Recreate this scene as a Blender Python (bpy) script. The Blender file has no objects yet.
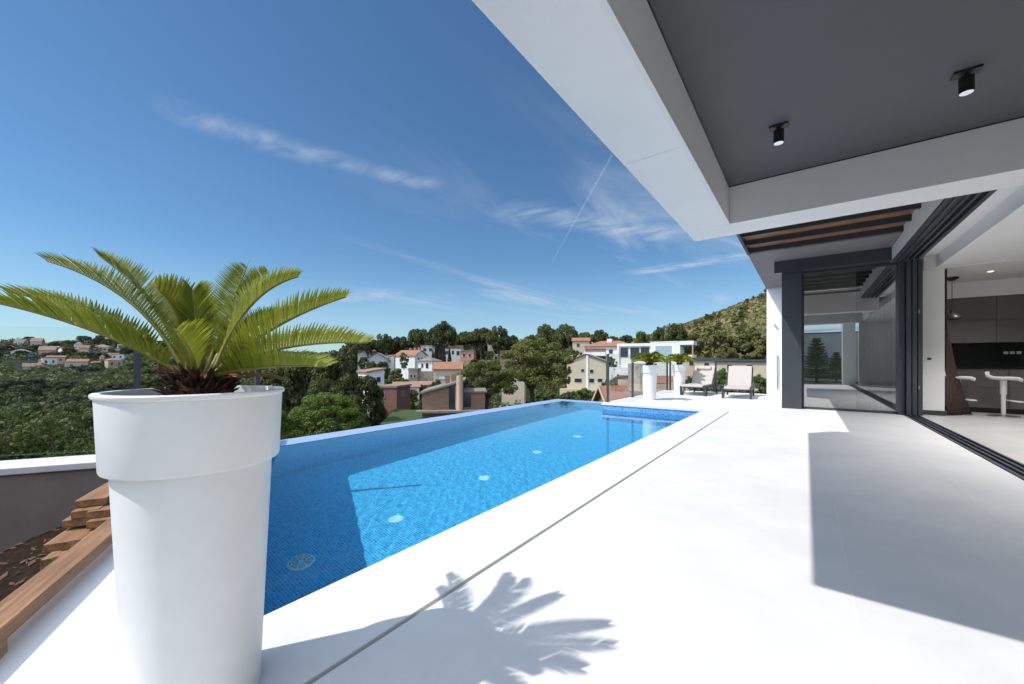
import bpy, bmesh, math, random
from mathutils import Vector, Matrix, noise as mnoise
C = bpy.context.scene
COL = C.collection
R = math.radians
# ------------------------------------------------------------------ camera, sky, sun, exposure
YAW = R(37.0); FPX = 390.0; HZ = 362.0; CAMH = 1.0
SX, SY = 0.455, 0.62                      # shadow offset on the ground per metre of height
cam = bpy.data.cameras.new('camera'); camo = bpy.data.objects.new('camera', cam); COL.objects.link(camo)
camo.location = (0, 0, CAMH); camo.rotation_euler = (R(90), 0, YAW)
cam.sensor_width = 36; cam.lens = 36 * FPX / 1024; cam.shift_y = (HZ - 342) / 1024
cam.clip_start = 0.05; cam.clip_end = 8000
C.camera = camo
def DIR(u, v):
    xr = (u - 512) / FPX; up = (HZ - v) / FPX
    return Vector((math.cos(YAW) * xr - math.sin(YAW), math.sin(YAW) * xr + math.cos(YAW), up))
def AT(u, t, v=None):                      # world point at distance t along the view axis
    d = DIR(u, HZ if v is None else v)
    return Vector((d.x * t, d.y * t, CAMH + d.z * t))
def ATZ(u, v, z):                          # world point at height z
    d = DIR(u, v); t = (z - CAMH) / d.z
    return Vector((d.x * t, d.y * t, z))

w = bpy.data.worlds.new('World'); C.world = w; w.use_nodes = True
wn = w.node_tree; wl = wn.links; bg = wn.nodes['Background']
sky = wn.nodes.new('ShaderNodeTexSky'); sky.sky_type = 'NISHITA'; sky.sun_disc = False
sky.sun_elevation = math.atan(1 / math.hypot(SX, SY)); sky.sun_rotation = math.atan2(-SX, -SY)
sky.altitude = 300; sky.air_density = 1.0; sky.dust_density = 0.2; sky.ozone_density = 3.0
SKY_STRENGTH = 0.0715
bg.inputs[1].default_value = SKY_STRENGTH
def wmath(op, a, b=None, clamp=False):
    n = wn.nodes.new('ShaderNodeMath'); n.operation = op; n.use_clamp = clamp
    for i, x in enumerate((a, b)):
        if x is None: continue
        if isinstance(x, (int, float)): n.inputs[i].default_value = x
        else: wl.new(x, n.inputs[i])
    return n.outputs[0]
def wvec(op, a, b=None):
    n = wn.nodes.new('ShaderNodeVectorMath'); n.operation = op
    for i, x in enumerate((a, b)):
        if x is None: continue
        if isinstance(x, (tuple, Vector)): n.inputs[i].default_value = tuple(x)
        else: wl.new(x, n.inputs[i])
    return n
tc = wn.nodes.new('ShaderNodeTexCoord')
sep = wn.nodes.new('ShaderNodeSeparateXYZ'); wl.new(tc.outputs['Generated'], sep.inputs[0])
zc = wmath('MAXIMUM', sep.outputs[2], 0.03)
cmb = wn.nodes.new('ShaderNodeCombineXYZ')
wl.new(wmath('DIVIDE', sep.outputs[0], zc), cmb.inputs[0]); wl.new(wmath('DIVIDE', sep.outputs[1], zc), cmb.inputs[1])
PL = cmb.outputs[0]                        # position on a flat cloud layer one unit above the ground
def wnoise(scale, detail, rough, dist=0.0, off=(0, 0, 0), sc=(1, 1, 1), rot=0.0):
    m = wn.nodes.new('ShaderNodeMapping'); wl.new(PL, m.inputs[0])
    m.inputs['Location'].default_value = off; m.inputs['Scale'].default_value = sc; m.inputs['Rotation'].default_value = (0, 0, rot)
    n = wn.nodes.new('ShaderNodeTexNoise'); wl.new(m.outputs[0], n.inputs[0])
    n.inputs['Scale'].default_value = scale; n.inputs['Detail'].default_value = detail
    n.inputs['Roughness'].default_value = rough; n.inputs['Distortion'].default_value = dist
    return n.outputs[0]
def ramp(x, a, b):
    n = wn.nodes.new('ShaderNodeMapRange'); wl.new(x, n.inputs[0]); n.interpolation_type = 'SMOOTHSTEP'
    n.inputs[1].default_value = a; n.inputs[2].default_value = b
    return n.outputs[0]
def segment(p0, p1, r0, soft, wob=0.0):    # soft streak of cloud between two directions
    a = DIR(*p0); b = DIR(*p1); a = Vector((a.x / a.z, a.y / a.z, 0)); b = Vector((b.x / b.z, b.y / b.z, 0))
    ab = b - a
    pos = PL
    if wob:
        wbn = wn.nodes.new('ShaderNodeTexNoise'); wl.new(PL, wbn.inputs[0]); wbn.inputs['Scale'].default_value = 5
        k = wvec('SUBTRACT', wbn.outputs['Color'], (.5, .5, .5)); sc = wvec('MULTIPLY', k.outputs[0], (wob, wob, 0))
        pos = wvec('ADD', PL, sc.outputs[0]).outputs[0]
    pa = wvec('SUBTRACT', pos, a).outputs[0]
    h = wmath('DIVIDE', wvec('DOT_PRODUCT', pa, ab).outputs['Value'], ab.dot(ab), False)
    n = wn.nodes.new('ShaderNodeClamp'); wl.new(h, n.inputs[0]); h = n.outputs[0]
    cx = wn.nodes.new('ShaderNodeVectorMath'); cx.operation = 'SCALE'; cx.inputs[0].default_value = tuple(ab); wl.new(h, cx.inputs['Scale'])
    d = wvec('LENGTH', wvec('SUBTRACT', pa, cx.outputs[0]).outputs[0]).outputs['Value']
    n = wn.nodes.new('ShaderNodeMapRange'); wl.new(d, n.inputs[0]); n.interpolation_type = 'SMOOTHSTEP'
    n.inputs[1].default_value = r0; n.inputs[2].default_value = r0 + soft; n.inputs[3].default_value = 1; n.inputs[4].default_value = 0
    return n.outputs[0]
fib = wnoise(3.4, 7, 0.55, 0.5, sc=(1.0, 2.2, 1), rot=R(-38))
fibr = ramp(fib, 0.26, 0.80)
s1 = wmath('MULTIPLY', wmath('MAXIMUM', segment((190, 117), (300, 152), 0.0, 0.15, .05), segment((290, 148), (425, 184), 0.0, 0.13, .05)), fibr)
s2 = wmath('MULTIPLY', segment((525, 212), (655, 234), 0.0, 0.26, .16), fibr)
s3 = wmath('MULTIPLY', segment((345, 300), (385, 292), 0.0, 0.45, .3), fibr)
trail = wmath('MULTIPLY', segment((612, 155), (552, 262), 0.0, 0.011), 0.26)
veil = wmath('MULTIPLY', ramp(wnoise(0.9, 8, 0.62, 0.8, (3.1, 1.7, 0), (1, 0.28, 1), R(-52)), 0.47, 0.78),
             segment((700, 268), (560, 300), 0.9, 3.0))
wisp = wmath('MULTIPLY', segment((640, 272), (760, 254), 0.02, 0.22, .1), fibr)
cl = wmath('ADD', wmath('MULTIPLY', s1, .40), wmath('MULTIPLY', s2, .42))
cl = wmath('ADD', cl, wmath('MULTIPLY', s3, .5)); cl = wmath('ADD', cl, wmath('MULTIPLY', trail, .55))
cl = wmath('ADD', cl, wmath('MULTIPLY', veil, .85)); cl = wmath('ADD', cl, wmath('MULTIPLY', wisp, .6), True)
mx = wn.nodes.new('ShaderNodeMixRGB'); wl.new(cl, mx.inputs[0]); tint = wn.nodes.new('ShaderNodeMixRGB'); tint.blend_type = 'MULTIPLY'; tint.inputs[0].default_value = 1; wl.new(sky.outputs[0], tint.inputs[1]); tint.inputs[2].default_value = (.67, .92, 1.03, 1)
hz_ = wn.nodes.new('ShaderNodeMixRGB'); wl.new(wmath('MULTIPLY', wmath('SUBTRACT', 1.0, ramp(sep.outputs[2], -.02, .26)), .42), hz_.inputs[0]); wl.new(tint.outputs[0], hz_.inputs[1]); hz_.inputs[2].default_value = (4.4, 5.7, 6.9, 1); wl.new(hz_.outputs[0], mx.inputs[1])
mx.inputs[2].default_value = (5.6, 6.2, 6.9, 1)
# unseen bright cloud bank behind the camera, added to fill the shade
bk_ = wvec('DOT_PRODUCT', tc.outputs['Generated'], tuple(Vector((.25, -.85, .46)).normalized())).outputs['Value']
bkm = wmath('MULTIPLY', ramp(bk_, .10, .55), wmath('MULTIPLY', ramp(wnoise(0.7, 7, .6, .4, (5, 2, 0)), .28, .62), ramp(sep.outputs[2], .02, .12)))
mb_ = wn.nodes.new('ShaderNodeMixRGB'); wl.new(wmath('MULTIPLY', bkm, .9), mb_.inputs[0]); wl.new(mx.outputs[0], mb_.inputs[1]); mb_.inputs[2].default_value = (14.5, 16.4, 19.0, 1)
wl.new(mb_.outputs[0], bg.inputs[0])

sun = bpy.data.lights.new('sun', 'SUN'); sun.energy = 2.5; sun.angle = R(0.53); sun.color = (1.0, 0.965, 0.91)
sun.cycles.is_caustics_light = True
suno = bpy.data.objects.new('sun', sun); COL.objects.link(suno)
suno.rotation_euler = Vector((SX, SY, -1)).to_track_quat('-Z', 'Y').to_euler()
C.view_settings.view_transform = 'Standard'; C.view_settings.look = 'None'; C.view_settings.exposure = 0.76; C.view_settings.gamma = 1
C.render.engine = 'CYCLES'
C.cycles.max_bounces = 12; C.cycles.diffuse_bounces = 6; C.cycles.glossy_bounces = 6
C.cycles.transmission_bounces = 8; C.cycles.transparent_max_bounces = 16
C.cycles.caustics_refractive = True; C.cycles.caustics_reflective = False
C.cycles.use_denoising = True; C.cycles.sample_clamp_indirect = 6.0; C.cycles.blur_glossy = 0.3

# ------------------------------------------------------------------ helpers
def tag(o, label=None, cat=None, group=None, kind=None):
    if label: o['label'] = label
    if cat: o['category'] = cat
    if group: o['group'] = group
    if kind: o['kind'] = kind
    return o
def empty(name, loc=(0, 0, 0), rz=0.0, label=None, cat=None, group=None):
    o = bpy.data.objects.new(name, None); COL.objects.link(o)
    o.location = loc; o.rotation_euler = (0, 0, rz); o.empty_display_size = .2
    return tag(o, label, cat, group)
def copy_tree(o, parent=None):
    c = o.copy(); COL.objects.link(c)
    if parent is not None: c.parent = parent
    for ch in list(o.children): copy_tree(ch, c)
    return c

class MB:
    def __init__(s): s.bm = bmesh.new()
    def box(s, x0, x1, y0, y1, z0, z1):
        v = [s.bm.verts.new((x, y, z)) for z in (z0, z1) for x, y in ((x0, y0), (x1, y0), (x1, y1), (x0, y1))]
        for f in ((3, 2, 1, 0), (4, 5, 6, 7), (0, 1, 5, 4), (1, 2, 6, 5), (2, 3, 7, 6), (3, 0, 4, 7)): s.bm.faces.new([v[i] for i in f])
        return s
    def obox(s, a, b, width, z0, z1, off=0.0):          # box along a->b in plan
        a = Vector(a[:2]); b = Vector(b[:2]); d = (b - a).normalized(); n = Vector((-d.y, d.x))
        pts = [a + n * (off - width / 2), b + n * (off - width / 2), b + n * (off + width / 2), a + n * (off + width / 2)]
        return s.prism([(p.x, p.y) for p in pts], z0, z1)
    def prism(s, poly, z0, z1):
        area = sum(poly[i][0] * poly[(i + 1) % len(poly)][1] - poly[(i + 1) % len(poly)][0] * poly[i][1] for i in range(len(poly)))
        if area < 0: poly = poly[::-1]
        lo = [s.bm.verts.new((p[0], p[1], z0)) for p in poly]; hi = [s.bm.verts.new((p[0], p[1], z1)) for p in poly]
        s.bm.faces.new(hi); s.bm.faces.new(lo[::-1]); n = len(poly)
        for i in range(n): s.bm.faces.new((lo[i], lo[(i + 1) % n], hi[(i + 1) % n], hi[i]))
        return s
    def extr(s, poly, fn):                              # closed outline -> solid between two maps fn(p,0), fn(p,1)
        lo = [s.bm.verts.new(fn(p, 0)) for p in poly]; hi = [s.bm.verts.new(fn(p, 1)) for p in poly]
        s.bm.faces.new(hi); s.bm.faces.new(lo[::-1]); n = len(poly)
        for i in range(n): s.bm.faces.new((lo[i], lo[(i + 1) % n], hi[(i + 1) % n], hi[i]))
        return s
    def face(s, pts): s.bm.faces.new([s.bm.verts.new(p) for p in pts]); return s
    def tube(s, path, rad, seg=8, cap=True):
        path = [Vector(p) for p in path]
        if not hasattr(rad, '__len__'): rad = [rad] * len(path)
        rings = []
        for i, p in enumerate(path):
            d = (path[min(i + 1, len(path) - 1)] - path[max(i - 1, 0)]).normalized()
            q = d.to_track_quat('Z', 'Y')
            rings.append([s.bm.verts.new(p + q @ Vector((math.cos(6.28318 * k / seg) * rad[i], math.sin(6.28318 * k / seg) * rad[i], 0))) for k in range(seg)])
        for a, b in zip(rings, rings[1:]):
            for k in range(seg): s.bm.faces.new((a[k], a[(k + 1) % seg], b[(k + 1) % seg], b[k]))
        if cap: s.bm.faces.new(rings[0][::-1]); s.bm.faces.new(rings[-1])
        return s
    def lathe(s, prof, c=(0, 0, 0), seg=48, close=False):
        rings = []
        for r, z in prof:
            rings.append([s.bm.verts.new((c[0] + max(r, 1e-4) * math.cos(6.283185 * k / seg), c[1] + max(r, 1e-4) * math.sin(6.283185 * k / seg), c[2] + z)) for k in range(seg)])
        for a, b in zip(rings, rings[1:]):
            for k in range(seg): s.bm.faces.new((a[k], a[(k + 1) % seg], b[(k + 1) % seg], b[k]))
        return s
    def build(s, name, mat, parent=None, smooth=False, bevel=0.0, loc=None):
        me = bpy.data.meshes.new(name)
        bmesh.ops.recalc_face_normals(s.bm, faces=s.bm.faces[:]) if not getattr(s, 'raw', False) else None
        s.bm.to_mesh(me); s.bm.free()
        if smooth: me.polygons.foreach_set('use_smooth', [True] * len(me.polygons))
        o = bpy.data.objects.new(name, me); COL.objects.link(o); me.materials.append(mat)
        if parent is not None: o.parent = parent
        if loc is not None: o.location = loc
        if bevel:
            b = o.modifiers.new('bevel', 'BEVEL'); b.width = bevel; b.segments = 2; b.limit_method = 'ANGLE'; b.angle_limit = R(35)
        if smooth and bevel == 0:
            pass
        return o
def smooth_angle(o, deg=40):
    me = o.data
    me.polygons.foreach_set('use_smooth', [True] * len(me.polygons))
    bm = bmesh.new(); bm.from_mesh(me)
    for e in bm.edges:
        e.smooth = not (len(e.link_faces) == 2 and e.calc_face_angle(0) > R(deg))
    bm.to_mesh(me); bm.free()
    return o

# ------------------------------------------------------------------ materials
def nodes_of(name):
    m = bpy.data.materials.new(name); m.use_nodes = True; nt = m.node_tree
    return m, nt, nt.nodes['Principled BSDF']
def pm(name, col, rough=0.6, var=0.0, scale=3.0, bump=0.0, bscale=40.0, metal=0.0, spec=0.4, detail=5.0, stretch=None, col2=None):
    m, nt, b = nodes_of(name); L = nt.links
    b.inputs['Roughness'].default_value = rough; b.inputs['Metallic'].default_value = metal
    b.inputs['Specular IOR Level'].default_value = spec
    c = (*col, 1); b.inputs['Base Color'].default_value = c
    t = nt.nodes.new('ShaderNodeTexCoord'); src = t.outputs['Object']
    if stretch:
        mp = nt.nodes.new('ShaderNodeMapping'); mp.inputs['Scale'].default_value = stretch; L.new(src, mp.inputs[0]); src = mp.outputs[0]
    if var > 0 or col2:
        n = nt.nodes.new('ShaderNodeTexNoise'); L.new(src, n.inputs[0]); n.inputs['Scale'].default_value = scale; n.inputs['Detail'].default_value = detail
        n.inputs['Roughness'].default_value = .65
        r = nt.nodes.new('ShaderNodeMapRange'); L.new(n.outputs[0], r.inputs[0]); r.inputs[1].default_value = .3; r.inputs[2].default_value = .7
        mixn = nt.nodes.new('ShaderNodeMixRGB'); L.new(r.outputs[0], mixn.inputs[0])
        lo = tuple(x * (1 - var) for x in col); hi = col2 if col2 else tuple(min(1, x * (1 + var)) for x in col)
        mixn.inputs[1].default_value = (*lo, 1); mixn.inputs[2].default_value = (*hi, 1)
        L.new(mixn.outputs[0], b.inputs['Base Color'])
    if bump > 0:
        n2 = nt.nodes.new('ShaderNodeTexNoise'); L.new(src, n2.inputs[0]); n2.inputs['Scale'].default_value = bscale; n2.inputs['Detail'].default_value = 6
        bp = nt.nodes.new('ShaderNodeBump'); bp.inputs['Strength'].default_value = bump; bp.inputs['Distance'].default_value = .01
        L.new(n2.outputs[0], bp.inputs['Height']); L.new(bp.outputs[0], b.inputs['Normal'])
    return m
def foliage(name, col, col2, trans=0.3, scale=0.4, rough=0.55):
    m = bpy.data.materials.new(name); m.use_nodes = True; nt = m.node_tree; nt.nodes.clear(); L = nt.links
    o = nt.nodes.new('ShaderNodeOutputMaterial'); t = nt.nodes.new('ShaderNodeTexCoord')
    g = nt.nodes.new('ShaderNodeNewGeometry')
    n = nt.nodes.new('ShaderNodeTexNoise'); L.new(g.outputs['Position'], n.inputs[0]); n.inputs['Scale'].default_value = scale; n.inputs['Detail'].default_value = 4
    oi = nt.nodes.new('ShaderNodeObjectInfo')
    ad = nt.nodes.new('ShaderNodeMath'); ad.operation = 'MULTIPLY_ADD'; L.new(oi.outputs['Random'], ad.inputs[0]); ad.inputs[1].default_value = .5; L.new(n.outputs[0], ad.inputs[2])
    ad2 = nt.nodes.new('ShaderNodeMath'); ad2.operation = 'MULTIPLY_ADD'; L.new(g.outputs['Random Per Island'], ad2.inputs[0]); ad2.inputs[1].default_value = .45; L.new(ad.outputs[0], ad2.inputs[2])
    r = nt.nodes.new('ShaderNodeMapRange'); L.new(ad2.outputs[0], r.inputs[0]); r.inputs[1].default_value = .55; r.inputs[2].default_value = 1.35
    mx = nt.nodes.new('ShaderNodeMixRGB'); L.new(r.outputs[0], mx.inputs[0]); mx.inputs[1].default_value = (*col, 1); mx.inputs[2].default_value = (*col2, 1)
    p = nt.nodes.new('ShaderNodeBsdfPrincipled'); p.inputs['Roughness'].default_value = rough; p.inputs['Specular IOR Level'].default_value = .25
    L.new(mx.outputs[0], p.inputs['Base Color'])
    tr = nt.nodes.new('ShaderNodeBsdfTranslucent'); L.new(mx.outputs[0], tr.inputs[0])
    ms = nt.nodes.new('ShaderNodeMixShader'); ms.inputs[0].default_value = trans
    L.new(p.outputs[0], ms.inputs[1]); L.new(tr.outputs[0], ms.inputs[2]); L.new(ms.outputs[0], o.inputs[0])
    return m
def glass(name, tint, refl0, graze=.8, power=5):
    m = bpy.data.materials.new(name); m.use_nodes = True; nt = m.node_tree; nt.nodes.clear(); L = nt.links
    o = nt.nodes.new('ShaderNodeOutputMaterial'); t = nt.nodes.new('ShaderNodeBsdfTransparent'); t.inputs[0].default_value = (*tint, 1)
    g = nt.nodes.new('ShaderNodeBsdfGlossy'); g.inputs['Roughness'].default_value = 0.0
    f = nt.nodes.new('ShaderNodeLayerWeight'); f.inputs[0].default_value = .5
    p = nt.nodes.new('ShaderNodeMath'); p.operation = 'POWER'; L.new(f.outputs['Facing'], p.inputs[0]); p.inputs[1].default_value = power
    a = nt.nodes.new('ShaderNodeMath'); a.operation = 'MULTIPLY_ADD'; a.use_clamp = True; L.new(p.outputs[0], a.inputs[0]); a.inputs[1].default_value = graze; a.inputs[2].default_value = refl0
    ms = nt.nodes.new('ShaderNodeMixShader'); L.new(a.outputs[0], ms.inputs[0]); L.new(t.outputs[0], ms.inputs[1]); L.new(g.outputs[0], ms.inputs[2])
    L.new(ms.outputs[0], o.inputs[0]); return m
def emit(name, col, s):
    m = bpy.data.materials.new(name); m.use_nodes = True; nt = m.node_tree; b = nt.nodes['Principled BSDF']
    b.inputs['Base Color'].default_value = (*col, 1); b.inputs['Emission Color'].default_value = (*col, 1); b.inputs['Emission Strength'].default_value = s
    return m
def pool_tile(name, axes, c1, c2, mortar, size=0.026):
    m, nt, b = nodes_of(name); L = nt.links
    t = nt.nodes.new('ShaderNodeTexCoord'); s = nt.nodes.new('ShaderNodeSeparateXYZ'); L.new(t.outputs['Object'], s.inputs[0])
    cb = nt.nodes.new('ShaderNodeCombineXYZ'); L.new(s.outputs[axes[0]], cb.inputs[0]); L.new(s.outputs[axes[1]], cb.inputs[1])
    br = nt.nodes.new('ShaderNodeTexBrick'); L.new(cb.outputs[0], br.inputs[0]); br.offset = 0; br.squash = 1
    br.inputs['Scale'].default_value = 1; br.inputs['Brick Width'].default_value = size; br.inputs['Row Height'].default_value = size
    br.inputs['Mortar Size'].default_value = .0022; br.inputs['Mortar Smooth'].default_value = .2
    br.inputs['Color1'].default_value = (*c1, 1); br.inputs['Color2'].default_value = (*c2, 1); br.inputs['Mortar'].default_value = (*mortar, 1); br.inputs['Bias'].default_value = 0
    L.new(br.outputs[0], b.inputs['Base Color']); b.inputs['Roughness'].default_value = .25; b.inputs['Specular IOR Level'].default_value = .4
    return m

M = {}
M['deck'] = pm('white_microcement', (.715, .707, .70), .55, .075, 1.6, .06, 60, spec=.3, detail=9)
M['slot'] = pm('drain_channel_metal', (.18, .18, .18), .5)
M['white'] = pm('white_render', (.84, .84, .83), .6, .02, 1.2, .03, 120, spec=.3)
M['panel'] = pm('white_cladding_panel', (.88, .875, .87), .45, .02, 1.5, .04, 14, spec=.35)
M['retain'] = pm('pale_concrete', (.5, .49, .47), .8, .1, 1.5, .1, 30)
M['greyceil'] = pm('grey_soffit_paint', (.118, .118, .126), .62, .05, 1.3, .04, 150, spec=.3)
M['soffit'] = pm('mid_grey_soffit', (.20, .20, .21), .6, .05, 1.5)
M['dark'] = pm('anthracite_aluminium', (.045, .052, .064), .42, .08, 2.0, spec=.45)
M['black'] = pm('matt_black_metal', (.018, .018, .02), .4, .05, 9)
M['fdark'] = pm('dark_furniture_frame', (.055, .055, .06), .45, .05, 9)
M['wood'] = pm('stained_pine', (.22, .105, .045), .6, .4, 2.2, .2, 30, stretch=(1, 16, 16), col2=(.38, .205, .10))
M['louvre'] = pm('cedar_boards', (.26, .12, .055), .55, .3, 5, .1, 40)
M['pot'] = pm('matt_white_polyethylene', (.80, .80, .80), .42, .03, 7, .02, 250, spec=.35)
M['soil'] = pm('dark_garden_soil', (.022, .014, .009), .95, .6, 14, .9, 55, detail=8, spec=.05)
M['potsoil'] = pm('potting_soil', (.09, .08, .07), .95, .4, 40, .8, 90)
M['parapet'] = pm('rough_brown_grey_render', (.21, .165, .145), .9, .12, 3, .2, 70)
M['coping'] = pm('white_coping_stone', (.62, .61, .60), .6, .1, 6, .05, 60)
M['glass'] = glass('clear_balustrade_glass', (.975, .985, .985), .02, .7)
M['winglass'] = glass('coated_window_glass', (.58, .63, .61), .42, .6)
M['fabric'] = pm('beige_sling_fabric', (.475, .435, .405), .85, .05, 30, .1, 300)
M['floor'] = pm('grey_stone_floor', (.50, .49, .48), .38, .12, 2.0, .03, 50, detail=8)
M['cabinet'] = pm('taupe_laminate', (.145, .135, .125), .5, .06, 6)
M['splash'] = pm('black_splashback', (.012, .012, .012), .18, .1, 6)
M['curtain'] = pm('brown_curtain_cloth', (.07, .045, .035), .9, .2, 12)
M['olive'] = pm('olive_curtain_cloth', (.06, .065, .04), .9, .2, 12)
M['lawn'] = pm('lawn_turf', (.045, .075, .018), .9, .35, 8, .5, 60)
M['metal'] = pm('brushed_steel', (.55, .55, .55), .3, .05, 20, metal=1.0)
M['rim'] = pm('inlet_plastic', (.62, .80, .82), .5)
M['grille'] = pm('drain_grille_plastic', (.10, .30, .42), .5)
TB = ((.010, .235, .53), (.05, .43, .74)); MO = (.26, .60, .80)
M['tile_xy'] = pool_tile('pool_mosaic_floor', (0, 1), *TB, MO)
M['tile_xz'] = pool_tile('pool_mosaic_end_wall', (0, 2), *TB, MO)
M['tile_yz'] = pool_tile('pool_mosaic_side_wall', (1, 2), *TB, MO)
M['tile_band'] = pool_tile('pool_mosaic_band', (0, 2), (.04, .19, .47), (.15, .40, .70), (.30, .48, .74), .036)
M['tile_edge'] = pool_tile('pool_mosaic_overflow_edge', (0, 1), (.22, .31, .53), (.30, .40, .63), (.42, .5, .7))
def water_mat():
    m = bpy.data.materials.new('pool_water'); m.use_nodes = True; nt = m.node_tree; nt.nodes.clear()
    o = nt.nodes.new('ShaderNodeOutputMaterial'); g = nt.nodes.new('ShaderNodeBsdfGlass'); g.inputs['IOR'].default_value = 1.33
    g.inputs['Roughness'].default_value = 0; g.inputs['Color'].default_value = (.74, .97, 1, 1)
    nt.links.new(g.outputs[0], o.inputs[0]); return m
M['water'] = water_mat()
# ------------------------------------------------------------------ terrain
_s = math.sin(YAW); _c = math.cos(YAW)
def cam_rf(x, y): return (x * _c + y * _s, -x * _s + y * _c)
PROF = [(0, -4.2), (14, -6.0), (30, -8.6), (60, -8.6), (100, -8.4), (135, -4.5), (170, -2.2), (230, 0.0), (350, 3.0), (600, 6.0), (1200, 4.0), (3000, -20), (6000, -60)]
def tz(x, y):
    d = math.hypot(x, y)
    for (a, za), (b, zb) in zip(PROF, PROF[1:]):
        if d <= b:
            k = (d - a) / (b - a); z = za + (zb - za) * k; break
    else: z = -60
    r, f = cam_rf(x, y)
    z += 92 * math.exp(-((r - 385) ** 2 + (f - 405) ** 2) / (2 * 148 ** 2)) * (1 if f > 0 else 0)
    z += 19 * math.exp(-(((r + 600) / 260) ** 2 + ((f - 490) / 150) ** 2))
    z -= 8.5 * math.exp(-(((r + 215) / 190) ** 2 + ((f - 170) / 90) ** 2))
    if 130 < d < 900: z += 2.2 * mnoise.noise(Vector((x / 45, y / 45, 0))) * min(1, (d - 130) / 80)
    return z
def hill_mat():
    m, nt, b = nodes_of('scrub_ground'); L = nt.links
    t = nt.nodes.new('ShaderNodeTexCoord')
    n = nt.nodes.new('ShaderNodeTexNoise'); L.new(t.outputs['Object'], n.inputs[0]); n.inputs['Scale'].default_value = .06; n.inputs['Detail'].default_value = 10; n.inputs['Roughness'].default_value = .7
    def rampn(stops):
        cr = nt.nodes.new('ShaderNodeValToRGB'); L.new(n.outputs[0], cr.inputs[0]); e = cr.color_ramp.elements
        e[0].position, e[0].color = stops[0]; e[1].position, e[1].color = stops[2]; x = e.new(stops[1][0]); x.color = stops[1][1]
        return cr.outputs[0]
    dry = rampn(((.36, (.07, .075, .025, 1)), (.50, (.14, .125, .05, 1)), (.64, (.30, .235, .14, 1))))
    wet = rampn(((.36, (.012, .018, .007, 1)), (.55, (.026, .034, .012, 1)), (.74, (.07, .065, .03, 1))))
    h = Vector((_c * 385 - _s * 405, _s * 385 + _c * 405, 0))   # the dry hill stands here
    sp = nt.nodes.new('ShaderNodeSeparateXYZ'); L.new(t.outputs['Object'], sp.inputs[0]); cb = nt.nodes.new('ShaderNodeCombineXYZ'); L.new(sp.outputs[0], cb.inputs[0]); L.new(sp.outputs[1], cb.inputs[1])
    d = nt.nodes.new('ShaderNodeVectorMath'); d.operation = 'DISTANCE'; L.new(cb.outputs[0], d.inputs[0]); d.inputs[1].default_value = h
    r = nt.nodes.new('ShaderNodeMapRange'); L.new(d.outputs['Value'], r.inputs[0]); r.inputs[1].default_value = 300; r.inputs[2].default_value = 380
    mx = nt.nodes.new('ShaderNodeMixRGB'); L.new(r.outputs[0], mx.inputs[0]); L.new(dry, mx.inputs[1]); L.new(wet, mx.inputs[2])
    L.new(mx.outputs[0], b.inputs['Base Color']); b.inputs['Roughness'].default_value = .95; b.inputs['Specular IOR Level'].default_value = .1
    return m
def terrain():
    mb = MB(); radii = [3, 8, 14, 20, 27, 35, 45, 58, 72, 88, 105, 120, 135, 152, 170, 190, 212, 236, 262, 290, 320, 350, 385, 420, 460, 505, 555, 610, 680, 780, 920, 1150, 1500, 2200, 3500, 6000]
    n = 200; rings = []
    c = mb.bm.verts.new((0, 0, tz(0, 0)))
    for r in radii:
        ring = []
        for k in range(n):
            a = 6.283185 * k / n; x = r * math.cos(a); y = r * math.sin(a)
            ring.append(mb.bm.verts.new((x, y, tz(x, y))))
        rings.append(ring)
    for k in range(n): mb.bm.faces.new((c, rings[0][k], rings[0][(k + 1) % n]))
    for a, b in zip(rings, rings[1:]):
        for k in range(n): mb.bm.faces.new((a[k], b[k], b[(k + 1) % n], a[(k + 1) % n]))
    tag(mb.build('terrain', hill_mat(), smooth=True), kind='structure')
terrain()

# ------------------------------------------------------------------ deck
def EY(X): return -.957 - .49 * X          # outer slanted edge of the deck
def NY(X): return -.53 - .49 * X          # slanted near end of the pool
PX0, PX1, PYF = -6.26, -1.71, 8.95; PYL = 10.7; PXD = -4.0
TOP, DT = 0.0, -.05
A = [(-1.249, EY(-1.249)), (-1.249, PYF - .004), (PX1, PYF - .004), (PX1, NY(PX1)), (PX0, NY(PX0)), (PX0, EY(PX0))]
B = [(-1.229, EY(-1.229)), (1.47, EY(1.47)), (1.47, 10.47), (-.42, 10.47), (-.42, 14.55), (PXD, 14.55), (PXD, PYF), (-1.229, PYF)]
dk = MB().prism(A, DT, TOP); dk.prism(B, DT, TOP)
tag(dk.build('terrace_paving', M['deck'], bevel=.004), kind='structure')
sl = MB().box(-1.26, -1.215, -.36, PYF + .02, -.09, -.052)
tag(sl.build('drainage_channel', M['slot']), 'long thin grey drainage slot cut in the white terrace', 'drain')
jm = pm('grout_joint', (.80, .80, .79), .6)
jn = MB()
for xx in (.16, .96):
    jn.box(xx, xx + .003, EY(xx) + .05, 10.2, .0003, .0012)
tag(jn.build('paving_joint_lines', jm), kind='structure')
# solid base under terrace and pool
bs = MB(); bs.prism([(-1.22, -.3), (1.4, -1.55), (1.4, 10.4), (-.5, 10.4), (-.5, 14.4), (PXD + .12, 14.4), (PXD + .12, PYF + .4), (-1.3, PYF + .4)], -7, -.095)
tag(bs.build('terrace_base', M['retain']), kind='structure')

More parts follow.
